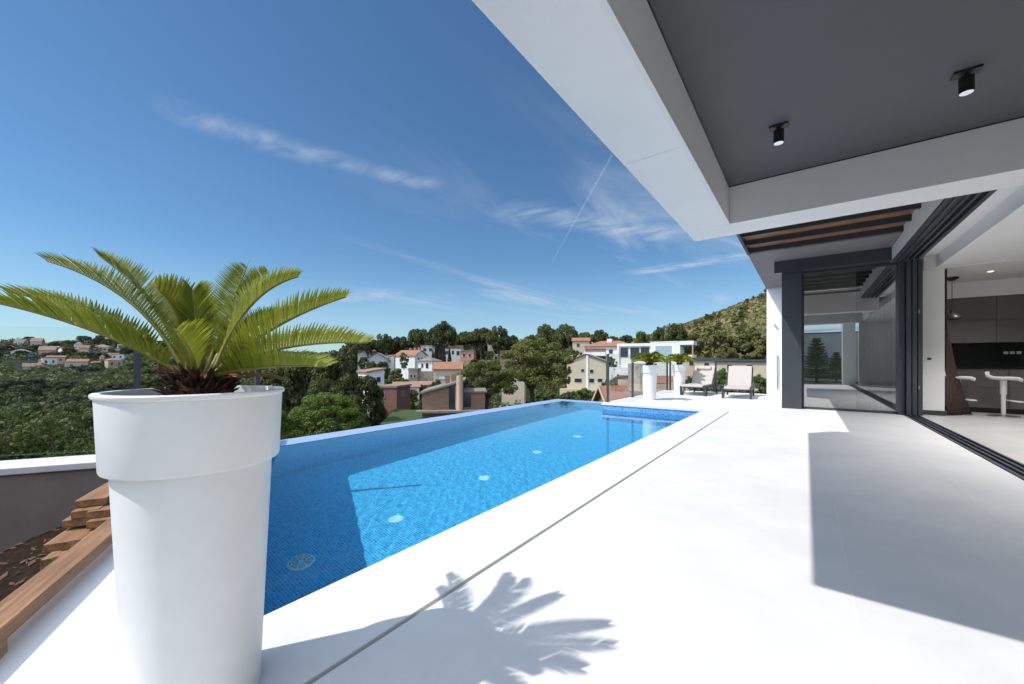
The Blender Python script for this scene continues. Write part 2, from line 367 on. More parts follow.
# ------------------------------------------------------------------ pool
WZ = -.17; FZ = WZ - 1.52; IX = -5.81
pool = empty('swimming_pool', (-3.9, 5, 0), 0, 'blue mosaic infinity pool with slanted near end beside the white terrace', 'swimming pool')
def pchild(o): o.parent = pool; o.matrix_parent_inverse = Matrix.Translation((3.9, -5, 0)); return o
fl = MB().prism([(PX1 + .017, NY(PX1) - .329), (PX1 + .017, PYF + .019), (PXD + .017, PYF + .019), (PXD + .017, PYL - .421), (IX - .001, PYL - .421), (IX - .001, NY(IX) - .329)], FZ - .15, FZ)
pchild(fl.build('pool_floor', M['tile_xy']))
wr = MB().prism([(PX1 + .018, NY(PX1) - .418), (PX1 + .3, NY(PX1) - .56), (PX1 + .3, PYF + .3), (PX1 + .018, PYF + .02)], FZ - .15, DT - .002)
pchild(wr.build('side_wall', M['tile_yz']))
we = MB().prism([(PX1 + .018, PYF + .02), (PX1 + .018, PYF + .32), (PXD + .017, PYF + .32), (PXD + .017, PYF + .02)], FZ - .15, DT - .002)
pchild(we.build('end_wall', M['tile_band']))
wj = MB().prism([(PXD + .018, PYF + .321), (PXD + .32, PYF + .321), (PXD + .32, PYL + .45), (PXD + .018, PYL + .45)], FZ - .15, DT - .002)
pchild(wj.build('return_wall', M['tile_yz']))
dn = Vector((.49, 1, 0)).normalized() * .02
wn_ = MB().prism([(PX1 + .017, NY(PX1) - .33), (PX0, NY(PX0) - .33), (PX0, NY(PX0) - .418), (PX1 + .017, NY(PX1) - .418)], FZ - .15, DT - .002)
pchild(wn_.build('near_wall', M['tile_xz']))
ov = MB().prism([(PX0, NY(PX0) - .329), (IX, NY(IX) - .329), (IX, PYL - .42), (PXD + .017, PYL - .42), (PXD + .017, PYL), (PX0, PYL)], WZ - .03, WZ + .006)
pchild(ov.build('overflow_edge', M['tile_edge']))
wv_ = MB().prism([(PX0, NY(PX0) - .329), (IX - .004, NY(IX) - .329), (IX - .004, PYL - .416), (PXD + .017, PYL - .416), (PXD + .017, PYL - .001), (PX0, PYL - .001)], FZ - .149, WZ - .0305)
pchild(wv_.build('overflow_wall', M['tile_yz']))
ow = MB().prism([(PX0 - .02, NY(PX0) - .41), (PX0 - .001, NY(PX0) - .41), (PX0 - .001, PYL + .001), (PXD + .3, PYL + .001), (PXD + .3, PYL + .02), (PX0 - .02, PYL + .02)], -7, WZ - .016)
pchild(ow.build('outer_wall', M['white']))
pb = MB().prism([(PX1, NY(PX1) - .40), (PX1 + .29, NY(PX1) - .54), (PX1 + .29, PYF), (PXD + .3, PYF + .2), (PXD + .3, PYL), (PX0, PYL), (PX0, NY(PX0) - .40)], -7, FZ - .151)
pchild(pb.build('foundation', M['retain']))
for o in pool.children: o.cycles.is_caustics_receiver = True
def refr(u, v):                            # pool-floor point seen at a pixel through the water
    p = ATZ(u, v, WZ); d = DIR(u, v).normalized(); n = Vector((0, 0, 1)); eta = 1 / 1.33; c1 = -d.dot(n)
    t = eta * d + (eta * c1 - math.sqrt(1 - eta * eta * (1 - c1 * c1))) * n
    k = (FZ - WZ) / t.z; return p + t * k
def disc(mb, c, r, z, seg=28): mb.lathe([(0.0, z + .012), (r * .86, z + .012), (r, z + .004), (r, z)], (c.x, c.y, 0), seg)
for u, v in ((396, 519), (484, 478), (537, 452), (577, 436.5)):
    q = refr(u, v); o_ = MB(); disc(o_, q, .085, FZ); o = pchild(o_.build('floor_inlet', M['rim'])); o.cycles.is_caustics_receiver = True
q = refr(301, 562); g_ = MB(); disc(g_, q, .115, FZ, 36); g_ = pchild(g_.build('main_drain', M['rim'])); g_.cycles.is_caustics_receiver = True
gs = MB()
for k in range(3):
    for a in range(40):
        if a % 10 in (0, 5): continue
        a0 = 6.283 * a / 40; r0 = .03 + .025 * k
        p = [(q.x + rr * math.cos(a0 + da), q.y + rr * math.sin(a0 + da)) for rr, da in ((r0, 0), (r0 + .016, 0), (r0 + .016, .09), (r0, .09))]
        gs.prism(p, FZ + .0125, FZ + .0155)
gs = gs.build('grille_slots', M['grille'], g_); gs.cycles.is_caustics_receiver = True
def water():
    random.seed(4)
    ws = []
    for i in range(34):
        l = random.choice((.08, .095, .11, .13, .16, .2, .3, .5)) * random.uniform(.85, 1.15)
        a = random.gauss(.9, 1.1); ws.append((6.2832 / l * math.cos(a), 6.2832 / l * math.sin(a), random.uniform(0, 6.28), (.0017 if l < .3 else .0008) * l / 6.2832))
    st = .022; nx = int((PX1 + .1 - PX0) / st); ny = int((PYL - .3) / st)
    bm = bmesh.new(); V = {}
    def vert(i, j):
        if (i, j) not in V:
            x = PX0 + i * st; y = PYL - j * st
            z = sum(am * math.sin(kx * x + ky * y + ph) for kx, ky, ph, am in ws)
            V[(i, j)] = bm.verts.new((x, y, WZ + z))
        return V[(i, j)]
    for i in range(nx):
        for j in range(ny):
            x = PX0 + (i + .5) * st; y = PYL - (j + .5) * st
            if y < NY(x) - .30: continue
            if x > PXD + .10 and y > PYF + .12: continue
            bm.faces.new((vert(i, j), vert(i, j + 1), vert(i + 1, j + 1), vert(i + 1, j)))
    me = bpy.data.meshes.new('water'); bm.to_mesh(me); bm.free(); me.polygons.foreach_set('use_smooth', [True] * len(me.polygons))
    me.materials.append(M['water']); o = bpy.data.objects.new('water', me); COL.objects.link(o); o.cycles.is_caustics_caster = True
    tag(o, kind='structure')
water()

# ------------------------------------------------------------------ garden bed, parapet, lawn behind the camera
def soil_z(x, y):
    d = (EY(x) - y) / math.hypot(.49, 1)
    return -.10 - .30 * max(0, d) ** 1.3 + .02 * mnoise.noise(Vector((x * 3, y * 3, 0))) + .012 * mnoise.noise(Vector((x * 11, y * 11, 3)))
sb = MB(); gx = [-7.0 + .1 * i for i in range(63)]; gv = {}
for i in range(len(gx)):
    for j in range(64):
        x = gx[i]; y = min(EY(x) + .02, 2.4) - .1 * j; gv[(i, j)] = sb.bm.verts.new((x, y, soil_z(x, y)))
for i in range(len(gx) - 1):
    for j in range(63): sb.bm.faces.new((gv[(i, j)], gv[(i, j + 1)], gv[(i + 1, j + 1)], gv[(i + 1, j)]))
tag(sb.build('garden_soil', M['soil'], smooth=True), kind='structure')
lt = MB(); lt.raw = True; rl = random.Random(2)
for i in range(900):
    x = rl.uniform(-5.4, -1.6); y = EY(x) - .4 - rl.random() ** 1.3 * 3.0; z = soil_z(x, y) + .006; a = rl.uniform(0, 6.28); q = rl.uniform(.012, .04); b_ = rl.uniform(.25, .6)
    u_ = Vector((math.cos(a), math.sin(a), rl.uniform(-.3, .5))) * q; v_ = Vector((-math.sin(a), math.cos(a), rl.uniform(-.2, .4))) * q * b_; c0 = Vector((x, y, z + .008))
    lt.face([c0 - u_, c0 + v_, c0 + u_, c0 - v_])
tag(lt.build('leaf_litter', pm('dry_leaf_litter', (.10, .055, .03), .9, .6, 30)), kind='stuff')
led = MB().prism([(-7, EY(-7) - .002), (-1.0, EY(-1.0) - .002), (-1.0, EY(-1.0) - .36), (-7, EY(-7) - .36)], -.6, -.062)
tag(led.build('terrace_ledge', M['white'], bevel=.006), kind='structure')
lw = MB().prism([(-.75, EY(-.75) - .37), (9, EY(9) - .37), (9, -16), (-.75, -16)], -.5, -.05)
tag(lw.build('lawn', M['lawn']), kind='structure')
par = empty('parapet_wall', (-5.4, 0, -.6), 0, 'low dark rendered parapet wall with white coping at the garden bed', 'wall')
PA = [(-7.3, -3.1), (-5.46, .02), (-4.97, .84), (-5.12, 1.47)]
pw = MB()
def wall_poly(off0, off1):
    out = []
    n0 = [Vector((-(b[1] - a[1]), b[0] - a[0])).normalized() for a, b in zip(PA, PA[1:])]
    ns = [n0[0], (n0[0] + n0[1]).normalized(), None, n0[2]]
    m = (n0[1] + n0[2]).normalized(); ns[2] = m / max(.4, m.dot(n0[1]))
    return [(p[0] + n.x * off0, p[1] + n.y * off0) for p, n in zip(PA, ns)] + [(p[0] + n.x * off1, p[1] + n.y * off1) for p, n in list(zip(PA, ns))[::-1]]
pw.prism(wall_poly(.0, .30), -3, .04); o = pw.build('wall_body', M['parapet']); o.parent = par; o.location = (5.4, 0, .6)
pc = MB().prism(wall_poly(-.03, .36), .041, .10); o = pc.build('coping', M['coping'], bevel=.006); o.parent = par; o.location = (5.4, 0, .6)

# ------------------------------------------------------------------ glass balustrades
def balustrade(pts, z0, h, spacing, label, posts=None, rail=False, pw_=.035, group=None):
    root = empty('glass_balustrade', (pts[0][0], pts[0][1], z0), 0, label, 'balustrade', group)
    off = Vector((-pts[0][0], -pts[0][1], -z0))
    for k, (a, b) in enumerate(zip(pts, pts[1:])):
        a = Vector(a); b = Vector(b); d = b - a; n = max(1, round(d.length / spacing))
        u = d.normalized()
        for i in range(n):
            p = a + d * (i / n) + u * .03; q = a + d * ((i + 1) / n) - u * .03
            g = MB().obox(p, q, .012, z0 + .05, z0 + h); g.build('glass_panel', M['glass'], root, loc=off)
            if rail: MB().obox(p, q, .03, z0 + h + .001, z0 + h + .02).build('top_rail', M['dark'], root, loc=off)
        for i in range(n + (1 if k == len(pts) - 2 else 0)):
            p = a + d * (i / n)
            m_ = MB(); m_.obox(p - u * pw_ / 2, p + u * pw_ / 2, .05, z0 + .001, z0 + h - .02); m_.obox(p - u * .05, p + u * .05, .09, z0 + .0005, z0 + .012)
            m_.build('post', M['dark'], root, loc=off)
    return root
bal = balustrade([(-6.60, -1.05), (-5.22, .84)], .10, 1.22, 3.0, 'clear glass balustrade along the parapet behind the large potted cycad')
m_ = MB().box(-5.29, -5.25, 1.88, 1.92, .001, 1.30); m_.box(-5.32, -5.22, 1.85, 1.95, .0005, .012); m_.build('post', M['dark'], bal, loc=Vector((6.60, 1.05, -.10)))
balustrade([(PXD + .06, 9.2), (PXD + .06, 14.4)], 0, 1.22, 1.5, 'tall glass balustrade beside the far end of the pool', pw_=.05)
balustrade([(PXD + .15, 14.45), (-.95, 14.45)], 0, 1.06, 1.45, 'lower glass balustrade behind the two sun loungers', rail=True, pw_=.05)
# ------------------------------------------------------------------ the villa
villa = empty('modern_villa', (1.47, 5, 0), 0, 'white modern villa with deep framed roof overhang and open sliding doors', 'house')
def vb(mb, name, mat, parent=None, bevel=0.0, smooth=False):
    o = mb.build(name, mat, bevel=bevel, smooth=smooth)
    o.parent = parent or villa
    o.matrix_parent_inverse = Matrix.Translation((-1.47, -5, 0)) if parent is None else Matrix.Identity(4)
    return o
RX0, RY0, RY1, RZ, FW = -1.124, .644, 5.327, 2.523, .447
RX1 = 1.715; CZ = 2.936; RT = 3.12
# soffit frame: panels with thin shadow gaps, then inner fascias and grey ceiling
fr = MB(); g = .004
for a, b in ((RY0, 1.1), (1.1 + g, 2.925), (2.925 + g, RY1 - FW - g)):
    fr.prism([(RX0, a), (RX0 + FW, a if a > RY0 + FW else RY0 + FW), (RX0 + FW, b), (RX0, b)], RZ, RT)
fr.prism([(RX0, RY1 - FW), (RX0 + FW, RY1 - FW), (RX0, RY1 - .002)], RZ, RT)
fr.prism([(RX0 + .003, RY1), (RX0 + FW + .003, RY1 - FW), (RX1, RY1 - FW), (RX1, RY1)], RZ, RT)
FX = 1.30
fr.prism([(RX0 + .003, RY0), (RX0 + FW + .003, RY0 + FW), (RX1, RY0 + FW), (RX1, RY0)], RZ, RT)
vb(fr, 'roof_frame', M['panel'])
gp = MB().box(RX0 + .1, RX0 + .3, RY0 + .1, RY1 - .1, RZ + .03, RT - .02)
lp = MB().box(RX0 + FW - .018, RX0 + FW + .012, RY0 + FW, RY1 - FW, RZ - .012, RZ + .02)
vb(lp, 'soffit_lip', M['white'])
ce = MB().box(RX0 + FW - .02, RX1 + .2, RY0 + FW - .02, RY1 - FW + .02, CZ, RT + .05)
vb(ce, 'recessed_ceiling', M['greyceil'])
sg = MB(); sg.box(RX0 + FW - .003, RX1 - .01, RY1 - FW - .004, RY1 - FW + .02, CZ - .010, CZ - .0005); sg.box(RX0 + FW - .02, RX0 + FW + .004, RY0 + FW, RY1 - FW - .005, CZ - .010, CZ - .0005)
vb(sg, 'painted_shadow_gap', M['black'])  # black strips stand in for the shade line where ceiling meets fascia
rf = MB().box(RX0 + .02, 8.5, RY0 + .02, RY1 - .02, RT + .051, RT + .12); vb(rf, 'roof_slab', M['white'])
# facade over the sliding doors, and the body of the house
DZ = 2.93; DY0, DY1 = -1.55, 10.34
fa = MB().box(FX + .001, FX + .17, RY1 + .002, 10.40, DZ, 3.9); fa.box(FX + .171, 1.9, RY1 + .002, 10.40, 2.995, 3.9); fa.box(1.72, 1.9, -2.4, RY1, DZ + .02, 3.9)
vb(fa, 'door_fascia', M['white'])
fb = MB().box(FX + .001, 1.714, -2.4, DY0, 0, DZ - .001); vb(fb, 'corner_wall', M['white'])
TY = RY1 + .004
tr = MB(); tr.box(1.303, 1.345, TY, 10.38, 2.90, 2.929)
for i in range(4): tr.box(1.37 + i * .085, 1.40 + i * .085, TY, 10.34, 2.885, 2.911 if i == 0 else (2.9112 if i == 1 else 2.944))
tr.box(1.346, 1.472, TY, 10.34, 2.912, 2.9285)
tr.box(1.473, 1.728, TY, 10.34, 2.9445, 2.988); vb(tr, 'door_head_track', M['dark'])
bt = MB().box(1.472, 1.70, DY0, 10.34, -.06, -.008)
for i in range(4): bt.box(1.475 + i * .063, 1.495 + i * .063, DY0, 10.34, -.0079, .012)
vb(bt, 'door_floor_track', M['dark'])
jb = MB()
jb.box(1.40, 1.485, 10.30, 10.46, 0, 2.899)
for i in range(3): jb.box(1.50 + i * .078, 1.56 + i * .078, 10.22 + i * .02, 10.46, .012, 2.899)
sd = vb(jb, 'sliding_door_stack', M['dark'], bevel=.004)
for z in (.5, 1.9): vb(MB().box(1.66, 1.675, 10.250, 10.2595, z, z + .06), 'door_latch', M['metal'])
# glazed screen facing the terrace
wf = MB(); wf.box(-.42, -.07, 10.30, 10.62, 0, DZ); wf.box(-.55, 1.30, 10.22, 10.64, DZ + .001, 3.178)
wf.box(-.07, 1.40, 10.42, 10.50, -.002, .045); wf.box(-.07, -.03, 10.42, 10.50, .045, DZ); wf.box(-.03, 1.40, 10.42, 10.50, 2.87, DZ)
win = vb(wf, 'window_frame', M['dark'], bevel=.003)
wg = MB().box(-.03, 1.40, 10.452, 10.462, .045, 2.87); o = wg.build('pane', M['winglass'], win); 
o.matrix_parent_inverse = Matrix.Translation((-1.47, -5, 0)).inverted() @ Matrix.Translation((-1.47, -5, 0))
# porch roof: dark joists under cedar boards, then a grey soffit
po = MB().box(-.90, 1.299, 5.10, 9.20, 3.275, 3.33); vb(po, 'porch_boards', M['louvre'])
pj = MB()
for y in (6.0, 6.62, 7.24, 7.86, 8.48, 9.10): pj.box(-.90, 1.299, y, y + .07, 3.18, 3.274)
vb(pj, 'porch_joists', M['dark'])
pe = MB().box(-.945, -.901, 5.10, 9.20, 3.16, 3.45); vb(pe, 'porch_edge_beam', M['dark'])
ps = MB().box(-.94, 1.60, 9.20, 14.75, 3.18, 3.5); vb(ps, 'porch_soffit', M['soffit'])
pt = MB().box(-.99, 1.299, 4.6, 14.8, 3.501, 3.62); vb(pt, 'porch_roof', M['white'])
fin = MB()
for a, b in ((0, .86), (.864, 1.72), (1.724, 2.58), (2.584, 3.179)): fin.box(-.93, -.40, 13.8, 14.55, a, b)
vb(fin, 'fin_wall', M['panel'])
# interior shell
cl_ = MB().box(1.95, 8.6, -2.4, 10.62, 2.766, 3.0); cl_.box(1.73, 1.95, -2.4, 10.62, 2.991, 3.05); cl_.box(1.80, 8.6, 10.62, 14.5, 2.755, 2.99); cl_.box(-.4, 1.9, 10.66, 14.5, 2.92, 3.17)
vb(cl_, 'interior_ceiling', M['white'])
iw = MB(); iw.box(1.78, 2.07, 10.68, 13.2, 0, 2.753); iw.box(1.78, 1.949, 10.585, 10.619, 2.7535, 2.985); iw.box(8.5, 8.7, -2.4, 14.5, 0, 3.0); iw.box(1.9, 8.5, -2.6, -2.4, 0, 3.0); iw.box(-.4, 8.6, 14.36, 14.5, 0, 3.0); iw.box(-.40, -.30, 10.66, 14.36, 0, 2.92)
vb(iw, 'interior_wall', M['white'])
sk = MB().box(1.77, 2.08, 10.665, 10.68, 0.0, .085); vb(sk, 'skirting_strip', M['dark'])
orf = MB().box(1.31, 8.7, -2.6, 14.6, 3.901, 4.0); vb(orf, 'flat_roof', M['white'])
wk = MB()
tag(MB().box(1.70, 8.5, -2.4, 14.36, -.05, -.004).build('floor', M['floor']), kind='structure')
tag(MB().box(-.4, 1.70, 10.50, 14.36, -.05, -.004).build('room_floor', M['floor']), kind='structure')
# ceiling spotlights
lensm = emit('lamp_lens', (.8, .8, .8), 0.25)
def spot(x, y, label):
    r = empty('ceiling_spotlight', (x, y, CZ), 0, label, 'spotlight', 'black spotlights on the grey ceiling')
    MB().box(-.066, .066, -.042, .042, -.016, -.0005).build('mounting_plate', M['black'], r, bevel=.003)
    MB().box(-.012, .012, -.02, .02, -.05, -.0165).build('bracket', M['black'], r)
    b = MB().lathe([(0, -.035), (.035, -.036), (.037, -.04), (.037, -.142), (.034, -.142), (.0335, -.130), (0, -.130)], seg=32).build('lamp_body', M['black'], r); smooth_angle(b)
    MB().lathe([(0, -.137), (.033, -.137), (.033, -.143), (0, -.146)], seg=24).build('lens', lensm, r)
spot(.855, 3.90, 'black cylinder spotlight on grey ceiling, the larger one near the picture edge')
spot(-.178, 3.87, 'black cylinder spotlight on grey ceiling, closer to the white corner of the overhang')
r = empty('wall_lamp', (FX + .001, 9.05, 3.28), 0, 'small dark cylinder lamp on the white fascia above the doors', 'wall lamp')
smooth_angle(MB().lathe([(0, 0), (.05, 0), (.05, .2), (0, .2)], (-.075, 0, 0), 20).build('lamp_body', M['fdark'], r))
MB().box(-.03, -.001, -.03, .03, .06, .14).build('bracket', M['fdark'], r)
r = empty('door_handle_bar', (-.66, 13.8, .2), 0, 'slim grey vertical pipe on the white fin wall', 'pipe')
MB().tube([(0, -.04, 0), (0, -.04, 1.0)], .022).build('pipe', M['metal'], r); 
MB().box(-.03, .03, -.018, -.001, .9, .95).build('bracket', M['metal'], r)
r = empty('wall_spout', (-.70, 13.8, 2.05), 0, 'small grey angled lever on the white fin wall', 'wall spout')
MB().tube([(.05, -.02, -.09), (-.04, -.05, .05)], .022).build('spout', M['metal'], r)

# ------------------------------------------------------------------ kitchen
kit = empty('kitchen_island', (4.5, 11.75, 0), 0, 'taupe kitchen base units below the black splashback', 'kitchen island')
for i in range(5):
    x = -2.36 + i * .98
    for z0, z1 in ((.10, .50), (.506, .86)):
        MB().box(x, x + .972, -.02, 0, z0, z1).build('drawer_front', M['cabinet'], kit)
MB().box(-2.36, 2.6, .002, .62, .08, .862).build('carcass', M['black'], kit)
MB().box(-2.40, 2.6, -.04, .64, .864, .90).build('worktop', M['splash'], kit)
MB().box(-2.36, 2.6, .06, .55, 0, .079).build('plinth', M['black'], kit)
up = empty('wall_cupboards', (4.5, 13.2, 0), 0, 'tall taupe wall cupboards above the black splashback', 'cupboard')
for i in range(5):
    x = -2.30 + i * 1.05
    for z0, z1 in ((1.42, 1.90), (1.906, 2.40)):
        MB().box(x, x + 1.044, -.36, -.34, z0, z1).build('door', M['cabinet'], up)
MB().box(-2.30, 2.95, -.338, .0, 1.425, 2.41).build('carcass', M['cabinet'], up)
MB().box(-2.42, 4.0, -.40, .9, 2.412, 2.752).build('bulkhead', M['white'], up)
spb = MB().box(-2.42, 4.0, -.03, .0, .0, 1.42).build('splashback', M['splash'], up)
so = empty('wall_socket', (3.55, 13.165, 1.2), 0, 'row of three white wall sockets on the black splashback', 'socket')
for i in range(3): MB().box(-.13 + i * .09, -.065 + i * .09, -.012, -.001, -.03, .03).build('socket_plate', M['white'], so)
cm = empty('coffee_machine', (3.62, 11.95, .90), 0, 'small black coffee machine on the dark worktop', 'coffee machine')
MB().box(-.09, .09, -.05, .15, 0, .04).build('base', M['black'], cm); MB().box(-.09, .09, .06, .15, .04, .26).build('body', M['fdark'], cm, bevel=.01)
MB().box(-.09, .09, -.06, .06, .18, .27).build('brew_head', M['metal'], cm, bevel=.01)
def stool(p, rz, label):
    r = empty('bar_stool', (p.x, p.y, -.004), rz, label, 'bar stool', 'white bar stools in the kitchen')
    smooth_angle(MB().lathe([(0, .0), (.20, .0), (.20, .012), (.05, .025), (.03, .03), (0, .03)], seg=32).build('base', M['metal'], r))
    smooth_angle(MB().lathe([(0, .0301), (.03, .0301), (.03, .40), (.042, .401), (.042, .66), (0, .66)], seg=20).build('column', M['pot'], r))
    MB().tube([(.03, 0, .30), (.2, -.12, .28), (.24, 0, .28), (.2, .12, .28), (.03, 0, .30)], .011).build('footrest', M['pot'], r, smooth=True)
    s = MB(); n = 9
    prof = [(-.21, .12), (-.20, .05), (-.14, .01), (-.04, 0), (.08, .005), (.17, .0), (.21, -.025)]
    g = []
    for x, z in prof:
        wd = .20 * math.sqrt(max(.15, 1 - (x / .26) ** 2))
        g.append([s.bm.verts.new((x, wd * (k / 4 - 1), .665 + z + .035 * abs(k / 4 - 1) ** 3)) for k in range(n)])
    for a, b in zip(g, g[1:]):
        for k in range(n - 1): s.bm.faces.new((a[k], b[k], b[k + 1], a[k + 1]))
    o = s.build('seat', M['pot'], r, smooth=True); so_ = o.modifiers.new('thick', 'SOLIDIFY'); so_.thickness = .03
stool(Vector((2.92, 11.24)), R(-20), 'white bar stool standing clear of the curtain with its whole column in view')
stool(Vector((2.34, 11.20)), R(-20), 'white bar stool partly hidden behind the brown curtain')
cu = MB(); n = 40; cols = []
for i in range(n):
    s_ = i / (n - 1); wob = .02 * math.sin(s_ * 38)
    cols.append([cu.bm.verts.new((2.085 + wob + (.02 + s_ * .40) * (.12 + .9 * (1 - z / 2.7) ** 2), 10.72 + s_ * .45, z)) for z in (0.0, .5, 1.0, 1.5, 2.0, 2.4, 2.74)])
for a, b in zip(cols, cols[1:]):
    for k in range(6): cu.bm.faces.new((a[k], b[k], b[k + 1], a[k + 1]))
o = cu.build('curtain', M['curtain'], smooth=True); o.modifiers.new('thick', 'SOLIDIFY').thickness = .006
tag(o, 'dark brown curtain gathered at the edge of the white wall', 'curtain')
cu = MB(); cols = []
for i in range(50):
    s_ = i / 49; cols.append([cu.bm.verts.new((.85 + s_ * .55, 11.0 + .035 * math.sin(s_ * 60), z)) for z in (.01, 2.9)])
for a, b in zip(cols, cols[1:]): cu.bm.faces.new((a[0], b[0], b[1], a[1]))
o = cu.build('curtain', M['olive'], smooth=True); o.modifiers.new('thick', 'SOLIDIFY').thickness = .006
tag(o, 'olive curtain hanging behind the large window pane', 'curtain')
pd = empty('pendant_lamp', (2.42, 11.95, 2.755), 0, 'black dome pendant lamp hanging in the kitchen', 'pendant lamp')
MB().lathe([(0, 0), (.10, -.001), (.10, -.03), (.04, -.07), (0, -.07)], seg=24).build('canopy', M['black'], pd)
MB().tube([(0, 0, -.07), (0, 0, -.68)], .005, 6).build('cord', M['black'], pd)
smooth_angle(MB().lathe([(.0, -.66), (.03, -.67), (.035, -.74), (.09, -.77), (.145, -.83), (.15, -.87), (.14, -.87), (.08, -.79), (0, -.77)], seg=32).build('lamp_shade', M['black'], pd))
sw = empty('wall_socket', (1.86, 10.68, 1.06), 0, 'white double wall socket on the white wall beside the door', 'socket')
MB().box(-.055, .055, -.010, -.0005, -.035, .035).build('socket_plate', M['panel'], sw, bevel=.002); MB().box(-.02, .035, -.013, -.0105, -.022, .022).build('insert', M['dark'], sw)
dlm = emit('downlight_lens', (1, .8, .5), 2.5)
for x, y, z, lb in ((2.85, 11.58, 2.755, 'small lit recessed square downlight in the kitchen ceiling'), (1.0, 11.9, 2.92, 'small lit recessed square downlight behind the window'), (3.9, 10.9, 2.755, 'added out-of-view fill downlight over the kitchen island'), (2.7, 8.5, 2.766, 'added out-of-view fill downlight in the middle of the living room ceiling'), (2.9, 5.6, 2.766, 'added out-of-view fill downlight in the near living room ceiling')):  # island and living room downlights are unseen, added to brighten the interior
    d = empty('recessed_downlight', (x, y, z), 0, lb, 'downlight')
    MB().box(-.075, .075, -.045, .045, -.006, -.0005).build('bezel', M['white'], d); MB().box(-.03, .03, -.03, .03, -.010, -.0065).build('lens', dlm, d)
    la = bpy.data.lights.new('downlight', 'SPOT'); la.energy = 210 if y < 9.5 else 35; la.spot_size = R(118); la.spot_blend = .6; la.shadow_soft_size = .06; la.color = (1, .97, .93)
    lo = bpy.data.objects.new('downlight_lamp', la); COL.objects.link(lo); lo.parent = d; lo.location = (0, 0, -.03)

# ------------------------------------------------------------------ planters and cycads
def planter(loc, label):
    r = empty('tall_planter', loc, 0, label, 'planter', 'tall white planters on the terrace')
    smooth_angle(MB().lathe([(0, 0), (.150, 0), (.156, .006), (.1565, .02), (.1875, .708), (.150, .716)], seg=96).build('pot_body', M['pot'], r), 30)
    smooth_angle(MB().lathe([(.150, .7161), (.2055, .708), (.208, .713), (.2155, .902), (.2205, .905), (.2225, .909), (.2225, .914), (.220, .917), (.203, .917), (.201, .913), (.196, .85)], seg=96).build('collar', M['pot'], r), 30)
    MB().lathe([(.1965, .868), (.14, .874), (.06, .880), (0, .882)], seg=48).build('pot_soil', M['potsoil'], r, smooth=True)
    return r
M['frond'] = foliage('cycad_leaflets', (.12, .165, .013), (.30, .315, .04), .40, 6, .42)
M['rachis'] = pm('cycad_leaf_stalk', (.22, .20, .045), .5, .2, 12)
M['crownfib'] = pm('cycad_crown_fibre', (.075, .038, .022), .9, .5, 40, .5, 80)
def frond_mesh(b, m, t, normal_hint, nl=52, lmax=.094, wl_=.0077, vee=1.0, rnd=None, skip=.13):
    rnd = rnd or random
    b = Vector(b); m = Vector(m); t = Vector(t)
    def pt(s): return b * (1 - s) ** 2 + m * 2 * s * (1 - s) + t * s * s
    def tn(s): return ((m - b) * 2 * (1 - s) + (t - m) * 2 * s).normalized()
    mb = MB(); mb.raw = True
    side0 = None
    for i in range(nl):
        s = skip + (1 - skip) * (i + .5) / nl
        p = pt(s); d = tn(s); sd = d.cross(normal_hint)
        if sd.length < .05: sd = d.cross(Vector((1, 0, 0)))
        sd.normalize(); up = sd.cross(d).normalized()
        k = (s - skip) / (1 - skip)
        ln = lmax * (min(1, .35 + k * 3.2) if k < .25 else 1) * (1 - max(0, (k - .55) / .45) ** 2 * .62)
        for sg in (-1, 1):
            if rnd.random() < .035: continue
            fw = .62 + .75 * k + rnd.uniform(-.05, .05)
            dr = (sd * sg + d * fw + up * (vee + rnd.uniform(-.10, .10))).normalized()
            wd = d * wl_ * .5
            L_ = ln * rnd.uniform(.92, 1.06)
            e = p + dr * L_ - up * .10 * L_ * 0.6; mid = p + dr * L_ * .5 + up * .01 * L_
            wv = (d - dr * d.dot(dr)).normalized() * wl_ * .5
            v = [mb.bm.verts.new(q) for q in (p - wv * .7, p + wv * .7, mid + wv, mid - wv, e + wv * .15, e - wv * .15)]
            mb.bm.faces.new((v[0], v[1], v[2], v[3])); mb.bm.faces.new((v[3], v[2], v[4], v[5]))
    rb = MB(); N = 14
    rb.tube([pt(i / N) for i in range(N + 1)], [.0075 * (1 - .72 * i / N) for i in range(N + 1)], 6)
    return mb, rb
def cycad_trunk(root, base, h=.10, r=.075, seed=3):
    rnd = random.Random(seed); mb = MB()
    mb.lathe([(r * .75, 0), (r, h * .3), (r * .8, h * .8), (r * .3, h), (0, h)], base, 20)
    for i in range(240):
        a = rnd.uniform(0, 6.283); z = rnd.uniform(0, h * .95); rr = r * rnd.uniform(.7, 1.0)
        p = Vector(base) + Vector((rr * math.cos(a), rr * math.sin(a), z)); q = p + Vector((math.cos(a), math.sin(a), rnd.uniform(.3, 1.8))).normalized() * rnd.uniform(.025, .06)
        mb.tube([p, (p + q) / 2 + Vector((0, 0, .004)), q], [.006, .0045, .001], 5)
    return mb.build('trunk', M['crownfib'], root, smooth=True)
PC = Vector((-1.447, .366, 0))
planter((PC.x, PC.y, 0), 'big white tapered planter in front of the pool corner')
cy = empty('cycad_plant', (PC.x, PC.y, .87), 0, 'large cycad with arching olive fronds in the big white planter', 'cycad')
cycad_trunk(cy, (0, 0, -.01), .105, .070)
RH = Vector((_c, _s, 0)); FH = Vector((-_s, _c, 0))
pr, pf = cam_rf(PC.x, PC.y)
def loc_px(u, v, df): # point near the planter
    t = pf + df; return AT(u, t, v) - Vector((PC.x, PC.y, .87))
